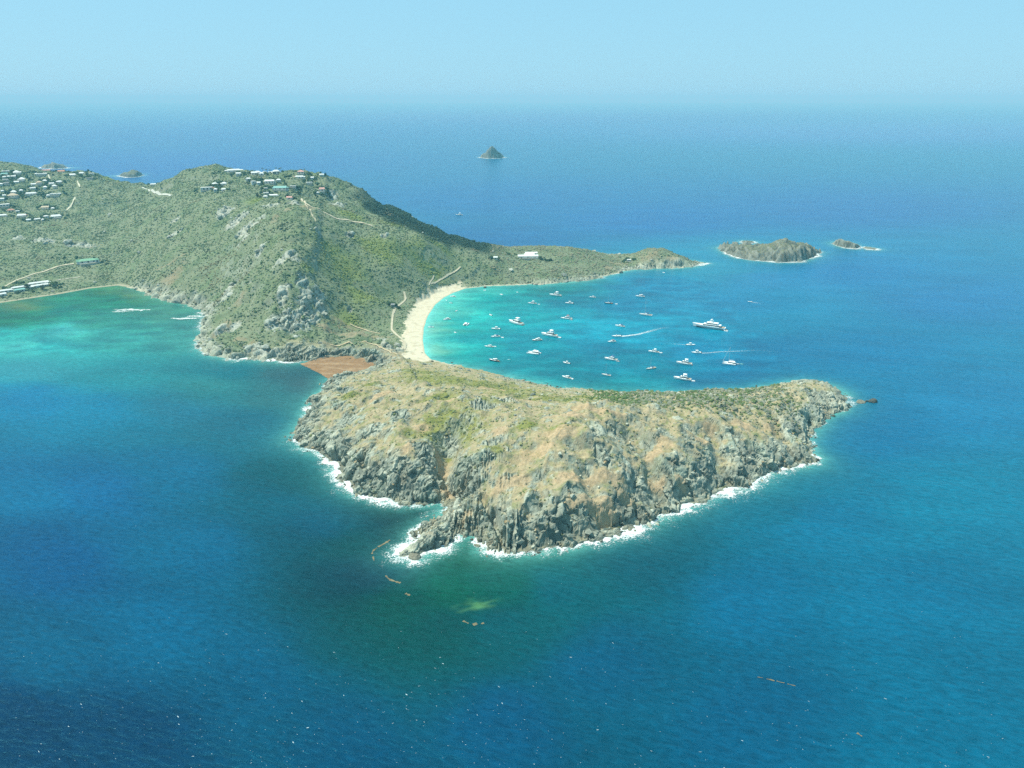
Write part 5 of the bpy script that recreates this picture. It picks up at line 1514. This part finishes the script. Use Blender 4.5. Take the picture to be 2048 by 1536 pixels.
def b_dinghy(t, L, tubem=None):
    B = L * .48; r = L * .065; m = MB(); n_ = 10; rings = []
    for i in range(n_ + 1):
        q = i / n_ * 2 - 1
        a = math.pi * .5 * q
        if abs(q) > .45:
            s = (abs(q) - .45) / .55; x = L * .22 - s * L * .72; y = math.copysign(B * .40, q); nx, ny = 0, math.copysign(1, q)
        else:
            a = q / .45 * math.pi / 2; x = L * .22 + L * .26 * math.cos(a); y = B * .40 * math.sin(a); nx, ny = math.cos(a), math.sin(a)
        rings.append([(x + nx * r * math.cos(k * math.pi / 3), y + ny * r * math.cos(k * math.pi / 3), r * .75 + r * math.sin(k * math.pi / 3)) for k in range(6)])
    m.loft(rings).build('tube', tubem or B_white, t)
    MB().box(-L * .46, L * .30, -B * .36, B * .36, .03, .16, .0, .1).build('floor', B_grey, t)
    MB().box(-L * .06, L * .06, -B * .18, B * .18, .165, .62, .06, .06).build('console', B_white, t)
    MB().box(-L * .58, -L * .47, -.2, .2, -.1, .8, .04, .04).build('outboard_engine', B_black, t)

L0 = {'motor': 16.0, 'hard': 12.0, 'super': 44.0, 'sloop': 14.0, 'cat': 14.0, 'pcat': 14.0, 'open': 9.0, 'dinghy': 4.0}
NAMES = {'motor': ('motor_yacht', 'motor yacht'), 'hard': ('cabin_cruiser', 'cabin cruiser'), 'super': ('superyacht', 'superyacht'), 'sloop': ('sailing_yacht', 'sailboat'),
         'cat': ('sailing_catamaran', 'catamaran'), 'pcat': ('power_catamaran', 'catamaran'), 'open': ('motorboat', 'motorboat'), 'dinghy': ('dinghy', 'dinghy')}
GRP = {'motor': 'motor yachts anchored in the bay', 'hard': 'cabin cruisers anchored in the bay', 'sloop': 'sailboats anchored in the bay', 'cat': 'sailing catamarans anchored in the bay',
       'pcat': 'power catamarans anchored in the bay', 'open': 'motorboats in the bay', 'dinghy': 'dinghies tied behind the boats', 'super': None}
PROTO = {}
def copy_tree(o, parent=None):
    c = o.copy(); COL.objects.link(c)
    c.parent = parent
    for ch in o.children: copy_tree(ch, c)
    return c
def boat(kind, var, px, py, length, head_deg, label):
    key = (kind, var)
    if key not in PROTO:
        t = thing(NAMES[kind][0], label, NAMES[kind][1], (0, 0, 0), 0)
        L = L0[kind]
        hm = {'navy': B_navy, 'cream': B_cream, 'turq': B_turq}.get(var)
        cv = {'blue': B_blue, 'red': B_pink}.get(var)
        if kind == 'motor': b_motor(t, L, hm, cv, True)
        elif kind == 'hard': b_motor(t, L, hm, cv, False)
        elif kind == 'super': b_super(t, L)
        elif kind == 'sloop': b_sloop(t, L, hm, cv)
        elif kind == 'cat': b_cat(t, L, True, cv)
        elif kind == 'pcat': b_cat(t, L, False, cv, True)
        elif kind == 'open': b_open(t, L, hm, cv, var != 'bare')
        else: b_dinghy(t, L, B_turq if var == 'turq' else (B_grey if var == 'grey' else None))
        PROTO[key] = t; o = t
    else:
        o = copy_tree(PROTO[key])
    c = at(px, py)
    o.location = (c[0], c[1], 0.0); o.rotation_euler = (0, 0, math.radians(head_deg)); o.scale = (length / L0[kind],) * 3
    tag(o, label, NAMES[kind][1], GRP[kind])
    return o
BOATS = [
 ('super','',1418.5,656,44,153,'biggest ship in the bay, a three-decked white superyacht with a dark waterline'),
 ('motor','',1032,647,25,138,'large white motor yacht with an open aft deck in the turquoise middle of the bay'),
 ('motor','',1099,671.5,23,150,'large white motor yacht with stacked decks, a small tender off its stern'),
 ('motor','',1111,591.5,19,160,'bulky white motor yacht seen nearly end on by the far shore'),
 ('motor','',1064.5,607.5,13,170,'white motor yacht with a raised middle near the far shore, tender off its right'),
 ('motor','red',1133,638,16,170,'white motor yacht with a reddish top in the bright blue strip of the bay'),
 ('motor','',1307.5,704.5,13,160,'compact white motor yacht with a tender close behind, left of the crossing motorboats'),
 ('motor','blue',1222,719.5,16,152,'low white motor yacht with a dark aft deck near two sailboats'),
 ('motor','',1368.5,728,18,158,'white motor yacht with a big rounded flybridge at the right of the anchorage'),
 ('motor','',1365,759,19,158,'white motor yacht nearest to the headland, with a dark window stripe'),
 ('motor','',918,430.5,19,170,'lone white motor yacht on the open sea beyond the hill'),
 ('hard','',905.5,594,10,158,'white cabin cruiser close to the top end of the beach'),
 ('hard','',893.5,639.5,11,205,'white cabin cruiser pointing to the right, off the middle of the beach'),
 ('hard','blue',991,674,12,195,'white cabin cruiser with a dark cockpit and a tender to its right'),
 ('hard','',978,694,11,172,'white cabin cruiser lying level, with a tiny tender touching its stern'),
 ('hard','cream',1074,681,13,195,'slim cream cabin cruiser left below the yacht with stacked decks'),
 ('hard','',1280,593.5,14,165,'white cabin cruiser with a rounded top near the mouth of the bay'),
 ('hard','',1185,595,10,165,'small white cabin cruiser by the far shore, second from the bulky yacht'),
 ('hard','red',1223.5,684,11,195,'white cabin cruiser with a red canopy just under the speeding motorboat'),
 ('hard','blue',1240,653,13,155,'white cabin cruiser with a dark stern above the speeding motorboat'),
 ('hard','',1133,755.5,11,145,'white cabin cruiser close to the headland shore, tender off its right'),
 ('hard','navy',988.5,722,13,155,'dark-hulled cabin cruiser with a white stern near the headland end of the beach'),
 ('open','',901.5,606.5,5.5,150,'small white motorboat second from the top end of the beach'),
 ('open','bare',913,622,5.5,60,'small open motorboat with a dark stern pointing away, off the upper beach'),
 ('open','blue',861.5,655,8,180,'motorboat with a pale canopy moored closest to the sand'),
 ('open','bare',981.5,630.5,8,120,'open white motorboat pointing away at the edge of the dark weed patch'),
 ('open','',991.5,658.5,12,175,'narrow white motorboat with two pale ends above the cruiser with a dark cockpit'),
 ('open','',1138.5,607,12,172,'narrow greyish motorboat by the far shore right of the bulky yacht'),
 ('open','',1133,726.5,9,150,'plain white motorboat alone in the dark middle of the bay'),
 ('open','bare',1233,673,12,188,'speeding white motorboat with a long curved wake'),
 ('open','',1381.5,690.5,11,-5,'motorboat running to the right with a thin wake on its left'),
 ('open','',1392.5,706,12,182,'motorboat running to the left with a long wake behind it'),
 ('open','bare',1499.5,604,7,175,'tiny motorboat with a faint wake far out at the mouth of the bay'),
 ('pcat','',932.5,649.5,12,75,'white power catamaran seen end on with a dark gap between its hulls'),
 ('pcat','',1066.5,707,15,165,'broad white power catamaran with a small tender behind it'),
 ('sloop','',1291.5,630.5,19,153,'long white sailboat with the tallest mast, near the bay mouth'),
 ('sloop','navy',1217.5,607,13,165,'dark-hulled sailboat with a thin mast by the far shore'),
 ('sloop','',1212.5,750.5,11,150,'white sailboat nearest to the headland, mast upright'),
 ('sloop','cream',1302,737.5,13,205,'white sailboat with its cockpit tent up, pointing away from the neighbouring boats'),
 ('cat','',1458.5,728,15,160,'white sailing catamaran alone at the right end of the anchorage'),
 ('dinghy','',892.7,600.5,3,150,'tiny white dinghy drawn up to the sand at the top of the beach'),
 ('dinghy','',910.5,665,4.5,120,'small dinghy alone between the beach and the dark weed patch'),
 ('dinghy','',969.5,580.5,4.5,170,'white dinghy beside the dark rock on the far beach'),
 ('dinghy','',1003,589,5.5,140,'white dinghy alone off the far beach, right of the rock'),
 ('dinghy','',1034.5,584.5,3.5,150,'tiny white dinghy off the far beach, right of the other lone dinghy'),
 ('dinghy','',1078,608.5,3.5,160,'white tender right of the motor yacht with a raised middle'),
 ('dinghy','',1005,675,4,150,'white tender right of the cruiser with a dark cockpit'),
 ('dinghy','',990,693,3.5,160,'white tender at the stern of the level cabin cruiser'),
 ('dinghy','turq',1017.5,719.5,4.5,190,'turquoise dinghy alone right of the dark-hulled cruiser'),
 ('dinghy','',1079,706,4.5,165,'white tender behind the broad power catamaran'),
 ('dinghy','',1119.5,675,5,140,'white tender right of the yacht with stacked decks'),
 ('dinghy','grey',1142.5,640,4,170,'grey tender under the stern of the yacht with the reddish top'),
 ('dinghy','',1143.5,757.5,4.5,150,'white tender right of the cruiser close to the headland'),
 ('dinghy','',1232.8,608,4,160,'white tender right of the dark-hulled sailboat'),
 ('dinghy','',1321,705.5,4.5,165,'white tender right of the compact motor yacht'),
 ('dinghy','grey',1235.5,722.5,4.5,155,'grey tender astern of the low motor yacht near two sailboats'),
 ('dinghy','',1385.5,762,5,170,'white tender right of the motor yacht nearest to the headland'),
 ('dinghy','grey',1475.5,728,4,165,'grey tender nearer to the sailing catamaran, of its two'),
 ('dinghy','turq',1483,728.3,4,165,'pale blue tender farther from the sailing catamaran, of its two'),
 ('dinghy','',1452,662,5.5,153,'white tender astern of the superyacht'),
 ('dinghy','',1327.5,545,4.5,160,'tiny white dinghy close under the knoll of the far point'),
]
for b_ in BOATS: boat(*b_)

# wakes of the moving boats
def wake(pix, w0, w1, s0, s1, seed):
    q = [at(a, b) for a, b in pix]
    V, F_ = ribbon(q, 1.0, .10, None, 5, .0, seed)
    m = V.reshape(-1, 5, 3); n_ = len(m)
    t = np.linspace(0, 1, n_)
    ctr = m[:, 2].copy()
    for j in range(5):
        m[:, j, :2] = ctr[:, :2] + (m[:, j, :2] - ctr[:, :2]) * (w0 + (w1 - w0) * t)[:, None]
    edge = np.array([.55, .9, 1, .9, .55])
    f = ((s0 + (s1 - s0) * t)[:, None] * edge[None]).ravel()
    np_mesh('wake', m.reshape(-1, 3), F_, M_foam, {'foam': f}, kind='stuff')
wake([(1238,673),(1255,671.5),(1275,669),(1300,662.5),(1320,657),(1338,654)], 4.0, 8.0, .9, .18, 1)
wake([(1376,690),(1360,689),(1345,687.5),(1328,686)], 2.4, 4.5, .55, .12, 2)
wake([(1400,706.5),(1415,706),(1440,703.5),(1470,702.5),(1510,700.5),(1560,704)], 2.6, 6.0, .62, .08, 3)
wake([(1503,604.2),(1512,605.5),(1522,606.5)], 2.0, 5.0, .7, .2, 4)

# ------------------------------------------------------------------ haze
def haze():
    m = bpy.data.materials.new('haze_air'); m.use_nodes = True
    N, L = m.node_tree.nodes, m.node_tree.links
    N.remove(N['Principled BSDF'])
    v = N.new('ShaderNodeVolumePrincipled')
    v.inputs['Color'].default_value = HAZE_COLOR
    v.inputs['Density'].default_value = HAZE_DENSITY
    v.inputs['Absorption Color'].default_value = HAZE_ABSORB
    v.inputs['Anisotropy'].default_value = 0.0
    L.new(v.outputs['Volume'], N['Material Output'].inputs['Volume'])
    b = MB().box(-46000, 46000, -2600, SEA_END + 4000, -9.0, 365.0)
    o = b.build('haze', m); o['kind'] = 'stuff'
haze()
